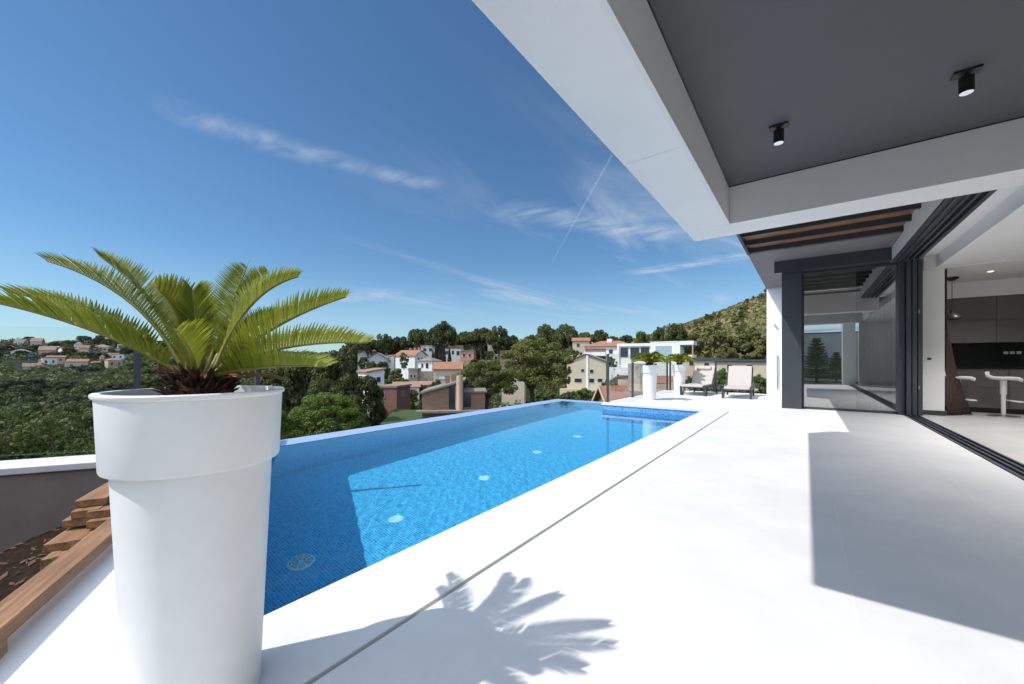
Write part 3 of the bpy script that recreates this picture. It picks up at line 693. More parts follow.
FRONDS = [ # mid pixel, mid depth, tip pixel, tip depth, plane hint
    ((118, 330), -.08, (-3, 303), -.16, 'u'), ((120, 314), .0, (8, 292), -.06, 'u'), ((150, 290), .0, (47, 261), .0, 'u'),
    ((165, 298), .04, (99, 256), .05, 'u'), ((190, 318), -.08, (157, 289), -.13, 'u'), ((200, 322), -.10, (193, 291), -.18, 'u'),
    ((193, 350), -.12, (176, 331), -.26, 'u'), ((234, 296), .2, (247, 267), .38, 'f'), ((246, 298), .2, (268, 272), .34, 'u'), ((240, 292), .14, (298, 277), .23, 'u'),
    ((265, 322), .04, (346, 297), .06, 'u'), ((268, 338), -.03, (368, 343), -.02, 'u'), ((262, 362), -.06, (325, 367), -.11, 'u'), ((240, 325), .2, (286, 313), .38, 'u'),
    ((180, 305), .15, (170, 291), .28, 'u'), ((200, 305), .2, (198, 292), .39, 'u')]
rnd = random.Random(5)
for (mp, md, tp, td, hint) in FRONDS:
    a = rnd.uniform(0, 6.28)
    tip = loc_px(tp[0], tp[1], td); midp = loc_px(mp[0], mp[1], md)
    base = Vector((tip.x, tip.y, 0)).normalized() * .035 + Vector((0, 0, .085))
    hintv = Vector((0, 0, 1)) if hint == 'u' else -FH * .8 + Vector((0, 0, .5))
    fm, rb = frond_mesh(base, midp, tip, hintv, rnd=rnd, lmax=rnd.uniform(.082, .104), vee=rnd.uniform(.8, 1.2))
    f = fm.build('frond', M['frond'], cy); rb.build('frond_stalk', M['rachis'], f, smooth=True)
# dry stalk hanging by the pot rim
dm, rb = frond_mesh((.03, .0, .08), loc_px(262, 370, .05), loc_px(284, 378, .06), Vector((0, 0, 1)), nl=16, lmax=.04, vee=-.3)
M['dry'] = pm('dry_leaf', (.34, .21, .10), .8, .2, 10)
f = dm.build('dry_frond', M['dry'], cy); rb.build('frond_stalk', M['dry'], f)
planter((-3.31, 10.45, 0), 'white planter nearer the glass corner at the far end of the pool')
planter((-3.22, 13.15, 0), 'white planter standing behind the sun lounger with the pillow')
def small_cycad(loc, label, seed):
    r = empty('cycad_plant', loc, 0, label, 'cycad', 'small cycads in the far planters'); rnd = random.Random(seed)
    cycad_trunk(r, (0, 0, -.01), .10, .07, seed)
    for i in range(22):
        a = i * 2.39996 + rnd.uniform(-.2, .2); el = R(75) - R(62) * (i / 21) + rnd.uniform(-.1, .1); ln = rnd.uniform(.42, .52)
        d = Vector((math.cos(a), math.sin(a), 0)); mid = d * ln * .5 * math.cos(el) + Vector((0, 0, .09 + ln * .62 * math.sin(el) + .04)); tip = d * ln * (math.cos(el) * .75 + .3) + Vector((0, 0, .06 + ln * .62 * math.sin(el) - .04))
        fm, rb = frond_mesh(d * .03 + Vector((0, 0, .08)), mid, tip, Vector((0, 0, 1)), nl=34, lmax=.11, wl_=.016, rnd=rnd)
        f = fm.build('frond', M['frond'], r); rb.build('frond_stalk', M['rachis'], f)
small_cycad((-3.31, 10.45, .87), 'cycad in the far planter nearer the glass corner', 11)
small_cycad((-3.22, 13.15, .87), 'cycad in the planter behind the pillowed lounger', 23)

# ------------------------------------------------------------------ loungers
def lounger(loc, rz, label, pillow):
    r = empty('sun_lounger', loc, rz, label, 'sun lounger', 'beige sun loungers on the far terrace')
    W = .33
    f = MB()
    for s in (-1, 1):
        f.box(s * W - .02, s * W + .02, 0, 1.42, .235, .275)
    f.box(-W + .021, W - .021, .0, .04, .236, .274); f.box(-W + .021, W - .021, 1.34, 1.38, .236, .274)
    f.build('frame', M['fdark'], r)
    for s in (-1, 1):
        MB().box(s * W - .03, s * W + .03, .03, .09, 0, .234).build('leg', M['fdark'], r, bevel=.008)
        MB().tube([(s * W, .10, .234), (s * W, .16, .05), (s * W, .22, .012), (s * W, .28, .05), (s * W, .36, .234)], .02, 8).build('leg_brace', M['fdark'], r, smooth=True)
        MB().tube([(s * W, .95, .24), (s * W, 1.12, .42), (s * W * 1.02, 1.28, .34), (s * W * 1.02, 1.42, .0)], .024, 8).build('rear_leg', M['fdark'], r, smooth=True)
    def pad(path, th, name):
        s = MB(); out = [(y, z) for y, z in path] 
        n = []
        for i in range(len(path)):
            a = Vector(path[max(0, i - 1)]); b = Vector(path[min(len(path) - 1, i + 1)]); d = (b - a).normalized(); n.append(Vector((-d.y, d.x)))
        poly = [Vector(p) for p in path] + [Vector(p) + k * th for p, k in list(zip(path, n))[::-1]]
        s.extr([(p.x, p.y) for p in poly], lambda p, e: ((-.30 if e == 0 else .30), p[0], p[1]))
        return s.build(name, M['fabric'], r, bevel=.015)
    pad([(-.03, .25), (.02, .277), (.45, .277), (.85, .277), (1.0, .285)], .045, 'seat_pad')
    pad([(1.005, .29), (1.12, .47), (1.28, .70), (1.40, .86)], .045, 'back_pad')
    bf = MB()
    for s in (-1, 1): bf.tube([(s * .315, 1.02, .27), (s * .315, 1.14, .45), (s * .315, 1.42, .84)], .016, 8)
    bf.tube([(-.315, 1.42, .84), (.315, 1.42, .84)], .016, 8); bf.build('back_frame', M['fdark'], r, smooth=True)
    if pillow:
        s = MB(); s.extr([(1.265, .735), (1.335, .83), (1.30, .865), (1.25, .86), (1.215, .80), (1.225, .755)], lambda p, e: ((-.21 if e == 0 else .21), p[0], p[1]))
        s.build('head_pillow', M['fabric'], r, bevel=.012)
    return r
lounger((-2.70, 12.45, 0), R(-4), 'beige sun lounger with a head pillow beside the far planter', True)
lounger((-1.50, 12.08, 0), R(3), 'beige sun lounger without pillow next to the white fin wall', False)

# ------------------------------------------------------------------ timbers in the garden bed
DD = Vector((-.898, .44)).normalized()
def board(end, length, z1, th, wd, label, mat=None, name='timber_board', group=None):
    a = Vector(end[:2]); b = a + DD * length; d = (b - a).normalized()
    r = bpy.data.objects.new(name, None)
    m = MB(); m.box(0, length, -wd / 2, wd / 2, 0, th)
    o = m.build(name, M['wood'], bevel=.004); o.location = (a.x, a.y, z1 - th); o.rotation_euler = (0, 0, math.atan2(d.y, d.x))
    return tag(o, label, 'timber', group)
board((-1.72, -.331), 2.95, .05, .058, .116, 'long brown timber beam lying along the terrace ledge', name='timber_beam')
for k, lb in ((.55, 'short timber block under the near end of the long beam'), (2.2, 'short timber block under the far end of the long beam')):
    board((-1.72 + DD.x * k, -.331 + DD.y * k), .16, -.0085, .053, .11, lb, name='timber_block')
STK = 'brown boards stacked in the garden bed'
def px_end(u, v, z): p = ATZ(u, v, z); return p
NRM = Vector((DD.y, -DD.x))
def brd(u, v, z, ln, label, th=.048, wd=.13): # (u,v): near top-left corner of the visible end
    p = ATZ(u, v, z); c = p.xy + Vector((-DD.y, DD.x)) * (-wd / 2) * 1.0
    return board((c.x, c.y), ln, z, th, wd, label, group=STK)
brd(74.6, 501, .115, .95, 'topmost board of the stack, its end lit', wd=.15)
brd(70.5, 512, .065, 1.0, 'short-ended board directly under the topmost board')
brd(86, 512, .060, .95, 'inner board of the upper pair under the topmost board', wd=.11)
brd(61.5, 521, .015, 1.05, 'middle board with a pale top near the stack centre')
brd(86, 522, .012, .95, 'inner middle board tucked behind the middle board', wd=.13)
brd(43, 545, -.05, 1.1, 'lowest full board, its end jutting furthest from the stack', wd=.15)
brd(68, 541, -.047, 1.05, 'low inner board beside the lowest full board', wd=.13)
brd(52, 557, -.10, 1.0, 'bottom bearer board under the whole stack', wd=.14)
brd(40, 560, -.15, 1.05, 'bearer board in the soil below the stack', wd=.14, th=.12)
# ------------------------------------------------------------------ trees
def leaf_quads(mb, c, r, n, size, rnd, flat=1.0, up=.35, asp=1.0):
    for _ in range(n):
        z = rnd.uniform(-.75, 1); a = rnd.uniform(0, 6.2832); h = math.sqrt(max(0, 1 - z * z))
        d = Vector((h * math.cos(a), h * math.sin(a), z)); k = rnd.uniform(.72, 1.06)
        p = c + Vector((d.x * r, d.y * r, d.z * r * flat)) * k
        nrm = (d + Vector((rnd.gauss(0, .55), rnd.gauss(0, .55), rnd.gauss(0, .55) + up))).normalized()
        t = nrm.cross(Vector((rnd.random() - .5, rnd.random() - .5, rnd.random() - .5))).normalized(); b = nrm.cross(t)
        s = size * rnd.uniform(.6, 1.3)
        mb.bm.faces.new([mb.bm.verts.new(p + t * s * x + b * s * y * asp) for x, y in ((-1, -.35), (.1, -.8), (1, .1), (.2, .8), (-.7, .6))])
def limb(mb, a, b, r0, r1, rnd, bend=.1):
    a = Vector(a); b = Vector(b); m = (a + b) / 2 + Vector((rnd.gauss(0, bend), rnd.gauss(0, bend), rnd.gauss(0, bend * .3))) * (b - a).length
    mb.tube([a, (a + m) / 2, m, (m + b) / 2, b], [r0, r0 * .85 + r1 * .15, (r0 + r1) / 2, r0 * .2 + r1 * .8, r1], 7, False)
M['bark'] = pm('pine_bark', (.085, .06, .045), .95, .35, 2.5, .5, 10)
M['pine_dark'] = foliage('pine_needles_dark', (.038, .054, .016), (.115, .130, .040), .3, .35)
M['pine_mid'] = foliage('pine_needles_olive', (.062, .082, .018), (.185, .190, .052), .35, .35)
M['pine_bright'] = foliage('pine_needles_bright', (.082, .130, .018), (.215, .265, .05), .3, .8)
M['scrub'] = foliage('scrub_leaves', (.075, .088, .026), (.20, .19, .065), .25, .3)
M['green'] = foliage('garden_leaves', (.05, .09, .018), (.13, .19, .04), .35, .9)
M['cyp'] = foliage('cypress_leaves', (.012, .022, .009), (.03, .045, .016), .15, .5)
M['leafy'] = foliage('shrub_leaves', (.045, .080, .014), (.22, .25, .05), .4, 2.5)
protos = {}
def make_proto(key, mat, build, seed):
    rnd = random.Random(seed); tr = MB(); cr = MB(); cr.raw = True
    build(tr, cr, rnd)
    me = []
    for mb, nm, mt, sm in ((tr, 'trunk', M['bark'], True), (cr, 'crown', mat, False)):
        m = bpy.data.meshes.new(key + '_' + nm); mb.bm.to_mesh(m); mb.bm.free(); m.materials.append(mt)
        if sm: m.polygons.foreach_set('use_smooth', [True] * len(m.polygons))
        me.append(m)
    protos[key] = me
def umbrella(nc, nl, sz, lo=.50):
    def f(tr, cr, rnd):
        tr.tube([(0, 0, -.25), (.01, 0, .2), (-.01, .01, .45), (.0, 0, .72)], [.030, .026, .020, .012], 8, False)
        for i in range(nc):
            a = rnd.uniform(0, 6.283); q = math.sqrt(rnd.random()); R_ = .40 * q
            top = .95 - .22 * q ** 2; z = rnd.uniform(lo + .16 * q, top)
            c = Vector((R_ * math.cos(a), R_ * math.sin(a), z)); r = rnd.uniform(.075, .13)
            leaf_quads(cr, c, r, nl, sz, rnd, .75)
            if i % 3 == 0: limb(tr, (0, 0, rnd.uniform(lo * .7, lo + .1)), c, .010, .003, rnd)
    return f
def bushy(nc, nl, sz, lo=.18):
    def f(tr, cr, rnd):
        tr.tube([(0, 0, -.2), (.01, 0, .1), (0, .01, .4), (.0, 0, .8)], [.028, .025, .018, .006], 8, False)
        for i in range(nc):
            z = lo + (1 - lo - .08) * rnd.random() ** .85; k = (z - lo) / (1 - lo)
            w_ = .44 * math.sqrt(max(.04, 1 - (max(0, k - .35) / .65) ** 2)) * (.7 + .3 * min(1, k / .3))
            a = rnd.uniform(0, 6.283); R_ = w_ * math.sqrt(rnd.random()) * .92
            c = Vector((R_ * math.cos(a), R_ * math.sin(a), z)); r = rnd.uniform(.06, .115)
            leaf_quads(cr, c, r, nl, sz, rnd, .85)
            if i % 4 == 0: limb(tr, (0, 0, max(.05, z - .15)), c, .009, .003, rnd)
    return f
def dome(nc, nl, sz, k0=.78, r0=.06, r1=.11):
    def f(tr, cr, rnd):
        for i in range(5): limb(tr, (rnd.gauss(0, .03), rnd.gauss(0, .03), -.2), (rnd.gauss(0, .15), rnd.gauss(0, .15), .6), .02, .005, rnd)
        for i in range(nc):
            a = rnd.uniform(0, 6.283); el = rnd.uniform(-.1, 1.0); h = math.sqrt(max(0, 1 - max(0, el) ** 2)); k = rnd.uniform(k0, 1)
            c = Vector((.42 * h * math.cos(a) * k, .42 * h * math.sin(a) * k, .12 + .80 * max(0, el) * k)); leaf_quads(cr, c, rnd.uniform(r0, r1), nl, sz, rnd, .9)
    return f
def cypress(tr, cr, rnd):
    tr.tube([(0, 0, -.1), (0, 0, .9)], [.05, .01], 6, False)
    for i in range(60):
        z = .06 + .9 * rnd.random(); w_ = .40 * math.sin(min(1, z / .35) * 1.57) * (1 - max(0, z - .3) / .72) ** .8
        a = rnd.uniform(0, 6.283); leaf_quads(cr, Vector((w_ * .6 * math.cos(a), w_ * .6 * math.sin(a), z)), .05 + .28 * w_, 60, .028, rnd, 1.0, .8)
def fir(tr, cr, rnd):
    tr.tube([(0, 0, -.05), (0, 0, .97)], [.03, .004], 8, False)
    for i in range(26):
        z = .1 + .85 * (i + rnd.uniform(-.4, .4)) / 26
        for k in range(9):
            a = k * .698 + i * .4 + rnd.uniform(-.2, .2); L_ = (.46 * (1 - z) + .03) * rnd.uniform(.7, 1.1)
            b = Vector((L_ * math.cos(a), L_ * math.sin(a), z + .04)); limb(tr, (0, 0, z), b, .004, .001, rnd)
            for s in range(7):
                p = Vector((0, 0, z)).lerp(b, .25 + .75 * s / 6); leaf_quads(cr, p, .022, 5, .012, rnd, .6)
make_proto('umbrella_a', M['pine_dark'], umbrella(46, 190, .0165), 1)
make_proto('umbrella_b', M['pine_dark'], umbrella(38, 190, .0175, .58), 2)
make_proto('bushy_a', M['pine_dark'], bushy(78, 150, .0165), 3)
make_proto('bushy_b', M['pine_dark'], bushy(64, 160, .0175, .12), 4)
make_proto('olive_a', M['pine_mid'], bushy(86, 150, .0145, .2), 5)
make_proto('olive_b', M['scrub'], bushy(46, 100, .026, .08), 6)
make_proto('bright', M['pine_bright'], dome(210, 190, .0085, .90, .045, .08), 7)
make_proto('bush', M['green'], dome(46, 90, .030), 8)
make_proto('scrubby', M['scrub'], dome(36, 80, .034), 12)
make_proto('cyp', M['cyp'], cypress, 9)
make_proto('fir', M['green'], fir, 10)
def bigpine(tr, cr, rnd):                 # broad multi-stemmed pine with open gaps under the crown
    forks = []
    limb(tr, (0, 0, -.1), (-.02, 0, .22), .034, .028, rnd, .03)
    for q in ((-.20, .02, .62), (.02, .1, .72), (.20, -.05, .66), (.10, -.12, .5), (-.1, -.15, .5)):
        limb(tr, (-.02, 0, .20), q, .022, .009, rnd, .08); forks.append(Vector(q))
    for i in range(105):
        a = rnd.uniform(0, 6.283); q = math.sqrt(rnd.random()); z = rnd.uniform(.30 + .02 * q, .95 - .30 * q ** 2.2)
        c = Vector((.44 * q * math.cos(a), .44 * q * math.sin(a), z)); leaf_quads(cr, c, rnd.uniform(.05, .095), 240, .0100, rnd, .8)
        if i % 3 == 0: limb(tr, min(forks, key=lambda f_: (f_ - c).length), c, .006, .002, rnd)
make_proto('bigpine', M['pine_mid'], bigpine, 21)
def tree(key, u, t, vtop, wpx, name, label, group=None, rz=None, zb=None, vbase=None, cat='tree'):
    p = AT(u, t); zb = tz(p.x, p.y) if zb is None else zb
    if vbase is not None: zb = AT(u, t, vbase).z
    ztop = AT(u, t, vtop).z; h = max(1.2, ztop - zb); wd = wpx * t / FPX
    r = empty(name, (p.x, p.y, zb), RND.uniform(0, 6.28) if rz is None else rz, label, cat, group)
    for me, nm in zip(protos[key], ('trunk', 'crown')):
        o = bpy.data.objects.new(nm, me); COL.objects.link(o); o.parent = r
        if nm == 'trunk': o.scale = (max(wd * .8, h * .35), max(wd * .8, h * .35), h)
        else: o.scale = (wd, wd, h)
    if True:
        for o in r.children: o.scale = (wd, wd, h)
    return r
RND = random.Random(77)
# skyline pines, left to right
SKY_G = 'umbrella pines on the skyline above the white houses'
SKY_L = 'tall dark umbrella pine on the skyline above the white houses'
for u, t, v, wpx, k in ((352, 170, 343, 26, 'umbrella_b'), (368, 165, 336, 26, 'umbrella_b'), (384, 168, 333, 26, 'umbrella_a'), (401, 172, 334, 24, 'umbrella_b'), (420, 165, 326, 30, 'umbrella_b'), (442, 160, 320, 36, 'umbrella_a'),
        (464, 172, 329, 26, 'umbrella_b'), (481, 165, 325, 30, 'umbrella_b'), (499, 160, 325, 27, 'umbrella_a'), (511, 168, 333, 20, 'umbrella_b'), (530, 175, 334, 22, 'umbrella_a'), (547, 165, 323, 32, 'umbrella_a'), (566, 155, 323, 30, 'umbrella_a'), (586, 180, 330, 24, 'umbrella_b'), (600, 190, 329, 22, 'bushy_a')):
    tree(k, u, t, v, wpx, 'umbrella_pine', SKY_L, SKY_G)
# the two big pines at the pool edge
tree('bigpine', 533, 54, 334, 84, 'pine_tree', 'largest round pine with several stems beyond the infinity edge', vbase=405, rz=1.0)
tree('bigpine', 487, 46, 356, 66, 'pine_tree', 'smaller leaning pine beside the brick house roof', vbase=411, rz=2.6)
# dark pines left of the brick blocks
for i, (u, t, v, wpx, k, vb_) in enumerate(((338, 42, 349, 58, 'bushy_a', 445), (306, 48, 356, 56, 'bushy_b', 440), (283, 60, 362, 50, 'bushy_a', 430), (366, 50, 372, 38, 'bushy_b', 430), (322, 34, 378, 44, 'bushy_a', 455), (352, 38, 392, 34, 'bushy_b', 440), (377, 52, 385, 22, 'bushy_b', 430))):
    tree(k, u, t, v, wpx, 'pine_tree', 'dark dense pine in the clump beside the red brick block', 'dark pines beside the red brick block', vbase=vb_)
tree('bright', 326, 21, 389, 92, 'umbrella_pine', 'bright green rounded pine crown just beyond the pool edge', vbase=452)
for i, (u, t, v, wpx) in enumerate(((268, 19, 402, 50), (372, 24, 424, 30), (255, 24, 412, 50))):
    tree('bright' if i != 1 else 'bush', u, t, v, wpx, 'round_bush', ['green bush half hidden behind the big planter', 'low green bush at the foot of the bright pine', 'small green bush hidden behind the planter rim'][i], vbase=455)
# wooded valley on the left
VG = 'pines filling the wooded valley on the left'
VL = 'dark green pine in the wooded valley behind the parapet glass'
rv = random.Random(8)
rows = [(26, 424, 60, 7), (32, 412, 56, 8), (40, 402, 48, 10), (52, 393, 42, 13), (68, 386, 36, 16), (90, 379, 30, 19), (120, 370, 25, 20), (160, 364, 20, 20), (215, 358.5, 15, 24)]
for t, v, wpx, n in rows:
    for i in range(n):
        u = -60 + (360) * (i + rv.uniform(.15, .85)) / n
        if t < 45 and u > 275: continue
        if t >= 118 and -15 < u < 130: continue
        if u > 330: continue
        tree(rv.choice(('bushy_a', 'bushy_b', 'umbrella_a', 'bushy_a', 'olive_a' if rv.random() < .35 else 'bushy_b')), u, t * rv.uniform(.92, 1.08), v + rv.uniform(-5, 5), wpx * rv.uniform(.8, 1.2), 'pine_tree', VL, VG)
HG = 'trees between the houses of the distant hill'
HL = 'small dark tree among the houses on the distant left hill'
for i in range(84):
    u = rv.uniform(-40, 265) if i % 3 else rv.uniform(-10, 128); t = rv.uniform(270, 470) if i % 3 else rv.uniform(120, 300); p = AT(u, t); z = tz(p.x, p.y)
    vb_ = HZ - (z - CAMH) / t * FPX
    tree(rv.choice(('bushy_b', 'umbrella_a', 'bushy_a')), u, t, vb_ - rv.uniform(6, 11), rv.uniform(9, 16), 'pine_tree', HL, HG)
for i in range(46):
    u = 352 + i * 6.0 + rv.uniform(-3, 3); t = rv.uniform(172, 205)
    tree(rv.choice(('bushy_a', 'bushy_b', 'umbrella_b')), u, t, rv.uniform(335, 345), rv.uniform(18, 26), 'pine_tree', 'dark pine in the belt of trees behind the white houses', 'belt of pines behind the white houses')
for u, v, wpx in ((28, 341.5, 20), (40, 342, 14), (72, 344, 16), (98, 346, 16), (10, 345, 16), (55, 346, 14), (-12, 345, 20), (130, 350, 16), (150, 352, 20), (175, 353, 20), (205, 354, 20), (235, 354, 22), (258, 352, 22), (275, 350, 24)):
    tree(rv.choice(('umbrella_a', 'bushy_b')), u, 500, v, wpx, 'pine_tree', 'pine on the crest of the distant left hill', 'pines on the crest of the left hill')
# garden trees between the houses of the middle distance
MG = 'garden trees between the town houses'
ML = 'leafy garden tree between the houses of the town'
for i, (u, t, v, wpx, k, vb_) in enumerate(((372, 120, 362, 18, 'olive_a', 380), (383, 118, 360, 16, 'bushy_b', 381), (396, 112, 368, 18, 'olive_b', 382), (402, 110, 376, 16, 'bush', 386), (386, 108, 378, 18, 'bush', 387), (420, 95, 384, 20, 'olive_a', 397),
        (436, 85, 379, 16, 'olive_b', 394), (412, 70, 390, 20, 'olive_a', 415), (421, 60, 398, 14, 'bush', 422), (468, 120, 364, 10, 'bush', 375), (553, 110, 366, 18, 'bush', 383), (570, 130, 345, 16, 'bush', 362), (577, 128, 350, 14, 'olive_b', 366), (566, 125, 352, 12, 'bush', 370),
        (608, 95, 377, 18, 'bush', 398), (612, 120, 356, 12, 'olive_b', 372), (618, 110, 372, 14, 'bush', 392), (512, 105, 372, 14, 'bush', 385), (640, 125, 360, 10, 'olive_b', 372), (655, 118, 357, 12, 'olive_b', 366), (378, 62, 400, 18, 'bushy_b', 424), (396, 58, 406, 16, 'bush', 424), (364, 150, 356, 14, 'bushy_b', 368), (404, 140, 352, 12, 'olive_b', 364), (475, 130, 358, 14, 'bushy_b', 372), (489, 150, 350, 14, 'bushy_b', 366))):
    tree(k, u, t, v, wpx, 'garden_tree', ML, MG, vbase=vb_ + 3)
for u, t, v, wpx in ((436, 140, 345, 6.5), (444, 139, 344, 7), (449.5, 138, 348, 5.5), (433, 142, 350, 5)):
    tree('cyp', u, t, v, wpx, 'cypress_tree', 'slim dark cypress between the white villas', 'cypresses between the white villas', vbase=366)
# hedge of bushes along the lane under the cream house
for i in range(15):
    u = 536 + i * 5.3; tree('bush' if i % 3 else 'olive_b', u, 78 - i * .5, 391.5 - .12 * i + RND.uniform(-2, 2), 15, 'hedge_bush', 'green bush in the hedge row below the cream house', 'bushes of the hedge below the cream house', vbase=404, cat='bush')
tree('bush', 584, 70, 386, 20, 'round_bush', 'taller green bush in front of the cream house garden', vbase=404, cat='bush')
# hillside to the right: separate trees on the slope
RG = 'pines scattered over the right hillside'
RL = 'olive green pine on the slope of the right hillside'
rh = random.Random(31)
for i in range(70):
    u = rh.uniform(600, 800); t = rh.uniform(170, 420); p = AT(u, t); z = tz(p.x, p.y); vb_ = HZ - (z - CAMH) / t * FPX
    hgt = rh.uniform(3.0, 7.5); k = rh.choice(('olive_b', 'olive_a', 'olive_b', 'scrubby'))
    tree(k, u, t, vb_ - hgt * FPX / t, hgt * rh.uniform(.7, 1.1) * FPX / t, 'hillside_pine', RL, RG)
for u, t, v, wpx, k in ((626, 160, 333, 20, 'bushy_b'), (642, 165, 331, 20, 'olive_a'), (659, 150, 326, 16, 'bushy_a'), (676, 140, 322, 27, 'bushy_a'), (690, 150, 334, 22, 'olive_a'), (714, 145, 324, 34, 'olive_b'), (738, 140, 332, 32, 'olive_b'), (757, 138, 330, 30, 'olive_b'), (700, 160, 330, 24, 'olive_b'), (727, 125, 343, 22, 'olive_b'), (770, 130, 335, 30, 'olive_b'), (612, 175, 334, 20, 'bushy_b')):
    tree(k, u, t, v, wpx, 'hillside_pine', 'bushy pine at the foot of the right hillside behind the low roofs', 'pines at the foot of the right hillside')
def scrubland():                           # low brush on the slope that nobody could count
    rs = random.Random(6); mb = MB(); mb.raw = True
    for i in range(2600):
        u = rs.uniform(585, 830); t = rs.uniform(190, 470); p = AT(u, t); z = tz(p.x, p.y)
        leaf_quads(mb, Vector((p.x, p.y, z + .3)), rs.uniform(.7, 1.9), 9, .75, rs, .7)
    tag(mb.build('undergrowth', M['scrub']), kind='stuff')
scrubland()
def far_wood():                            # closed wood across the valley, one mass
    rs = random.Random(16); mb = MB(); mb.raw = True
    for i in range(2300):
        u = rs.uniform(-90, 345); t = rs.uniform(100, 205) if rs.random() < .34 else rs.uniform(190, 540); p = AT(u, t); z = tz(p.x, p.y)
        if -15 < u < 126 and rs.random() < (.75 if t < 205 else .80): continue
        r = rs.uniform(1.6, 2.6) if t < 200 else rs.uniform(2.0, 3.4)
        for k in range(2):
            leaf_quads(mb, Vector((p.x + rs.gauss(0, 2), p.y + rs.gauss(0, 2), z + rs.uniform(1.0, 3.2))), r, 44, .19 * r if t < 200 else .55, rs, .75)
    for i in range(1100):
        u = rs.uniform(-650, -60); t = rs.uniform(9, 150) if rs.random() < .6 else rs.uniform(100, 260); p = AT(u, t); z = tz(p.x, p.y); r = rs.uniform(1.2, 2.4)
        leaf_quads(mb, Vector((p.x, p.y, z + rs.uniform(.6, 2.4))), r, 60, .16 * r, rs, .75)
    tag(mb.build('forest', M['pine_dark']), kind='stuff')
far_wood()
def town_green():                          # low garden growth between the houses
    rs = random.Random(26); mb = MB(); mb.raw = True
    for i in range(1500):
        u = rs.uniform(335, 700); t = rs.uniform(30, 165) ** 1.0; p = AT(u, t); z = tz(p.x, p.y)
        r = rs.uniform(.35, .95) * (1 + t / 120)
        leaf_quads(mb, Vector((p.x, p.y, z + r * .35)), r, 22, .17 * r + .03, rs, .65)
    tag(mb.build('ground_cover', M['scrub']), kind='stuff')
town_green()
# shrubs behind the back balustrade and the near shrub by the parapet
for u, t, v, wpx in ((722, 16.5, 365, 26), (740, 17, 371, 24), (758, 16.5, 374, 22), (706, 17, 372, 22), (690, 18, 376, 20), (770, 17, 372, 20)):
    tree('bush', u, t, v, wpx, 'leafy_shrub', 'fresh green shrub just behind the low balustrade', 'green shrubs behind the low balustrade', vbase=400, cat='shrub')
def leaf_shrub(u, t, v, wpx, label, seed, n=2600, ls=.028):
    p = AT(u, t); zb = -1.6; h = AT(u, t, v).z - zb; wd = wpx * t / FPX; rs = random.Random(seed)
    r = empty('leafy_shrub', (p.x, p.y, zb), 0, label, 'shrub'); st = MB(); cr = MB(); cr.raw = True
    for i in range(34):
        a = rs.uniform(0, 6.283); q = math.sqrt(rs.random()); tip = Vector((wd * .5 * q * math.cos(a), wd * .5 * q * math.sin(a), h * (1 - .35 * q * q) * rs.uniform(.72, 1.0)))
        b0 = Vector((rs.gauss(0, .1), rs.gauss(0, .1), 0)); limb(st, b0, tip, .018, .004, rs, .08)
        for k in range(n // 34):
            s_ = rs.uniform(.35, 1.0); c = b0.lerp(tip, s_) + Vector((rs.gauss(0, .10), rs.gauss(0, .10), rs.gauss(0, .08)))
            nrm = Vector((rs.gauss(0, .6), rs.gauss(0, .6), rs.gauss(.7, .5))).normalized(); t_ = nrm.cross(Vector((rs.gauss(0, 1), rs.gauss(0, 1), .1))).normalized(); bb = nrm.cross(t_); sz = ls * rs.uniform(.6, 1.2)
            cr.bm.faces.new([cr.bm.verts.new(c + t_ * sz * x + bb * sz * y) for x, y in ((-1, 0), (-.3, -.42), (.5, -.36), (1, 0), (.5, .36), (-.3, .42))])
    st.build('stems', M['bark'], r, smooth=True); cr.build('foliage', M['leafy'], r)
leaf_shrub(14, 6.2, 392, 105, 'sunlit leafy shrub with pale leaves right behind the parapet glass', 3, 5200, .040)
leaf_shrub(75, 7.4, 428, 60, 'lower leafy shrub behind the parapet glass beside the planter', 5, 2600, .034)
leaf_shrub(-60, 5.6, 380, 100, 'leafy shrub at the end of the parapet glass, mostly out of view', 9, 3200)
for x, y, h, lb in ((.42, -3.6, 2.3, 'small fir tree on the lawn facing the window, the nearer to the house corner'), (1.25, -5.2, 1.6, 'shorter fir tree on the lawn facing the window')):
    r = empty('fir_tree', (x, y, -.05), 0, lb, 'tree')
    for me, nm in zip(protos['fir'], ('trunk', 'crown')):
        o = bpy.data.objects.new(nm, me); COL.objects.link(o); o.parent = r; o.scale = (h * .9, h * .9, h)
gw = empty('boundary_wall', (0, -6.5, -.05), 0, 'tall white garden wall behind the lawn, mirrored in the window', 'wall')
MB().box(-6, 9, 0, .2, 0, 2.6).build('wall_body', M['white'], gw); MB().box(-6.02, 9.02, -.03, .23, 2.601, 2.66).build('coping', M['dark'], gw)

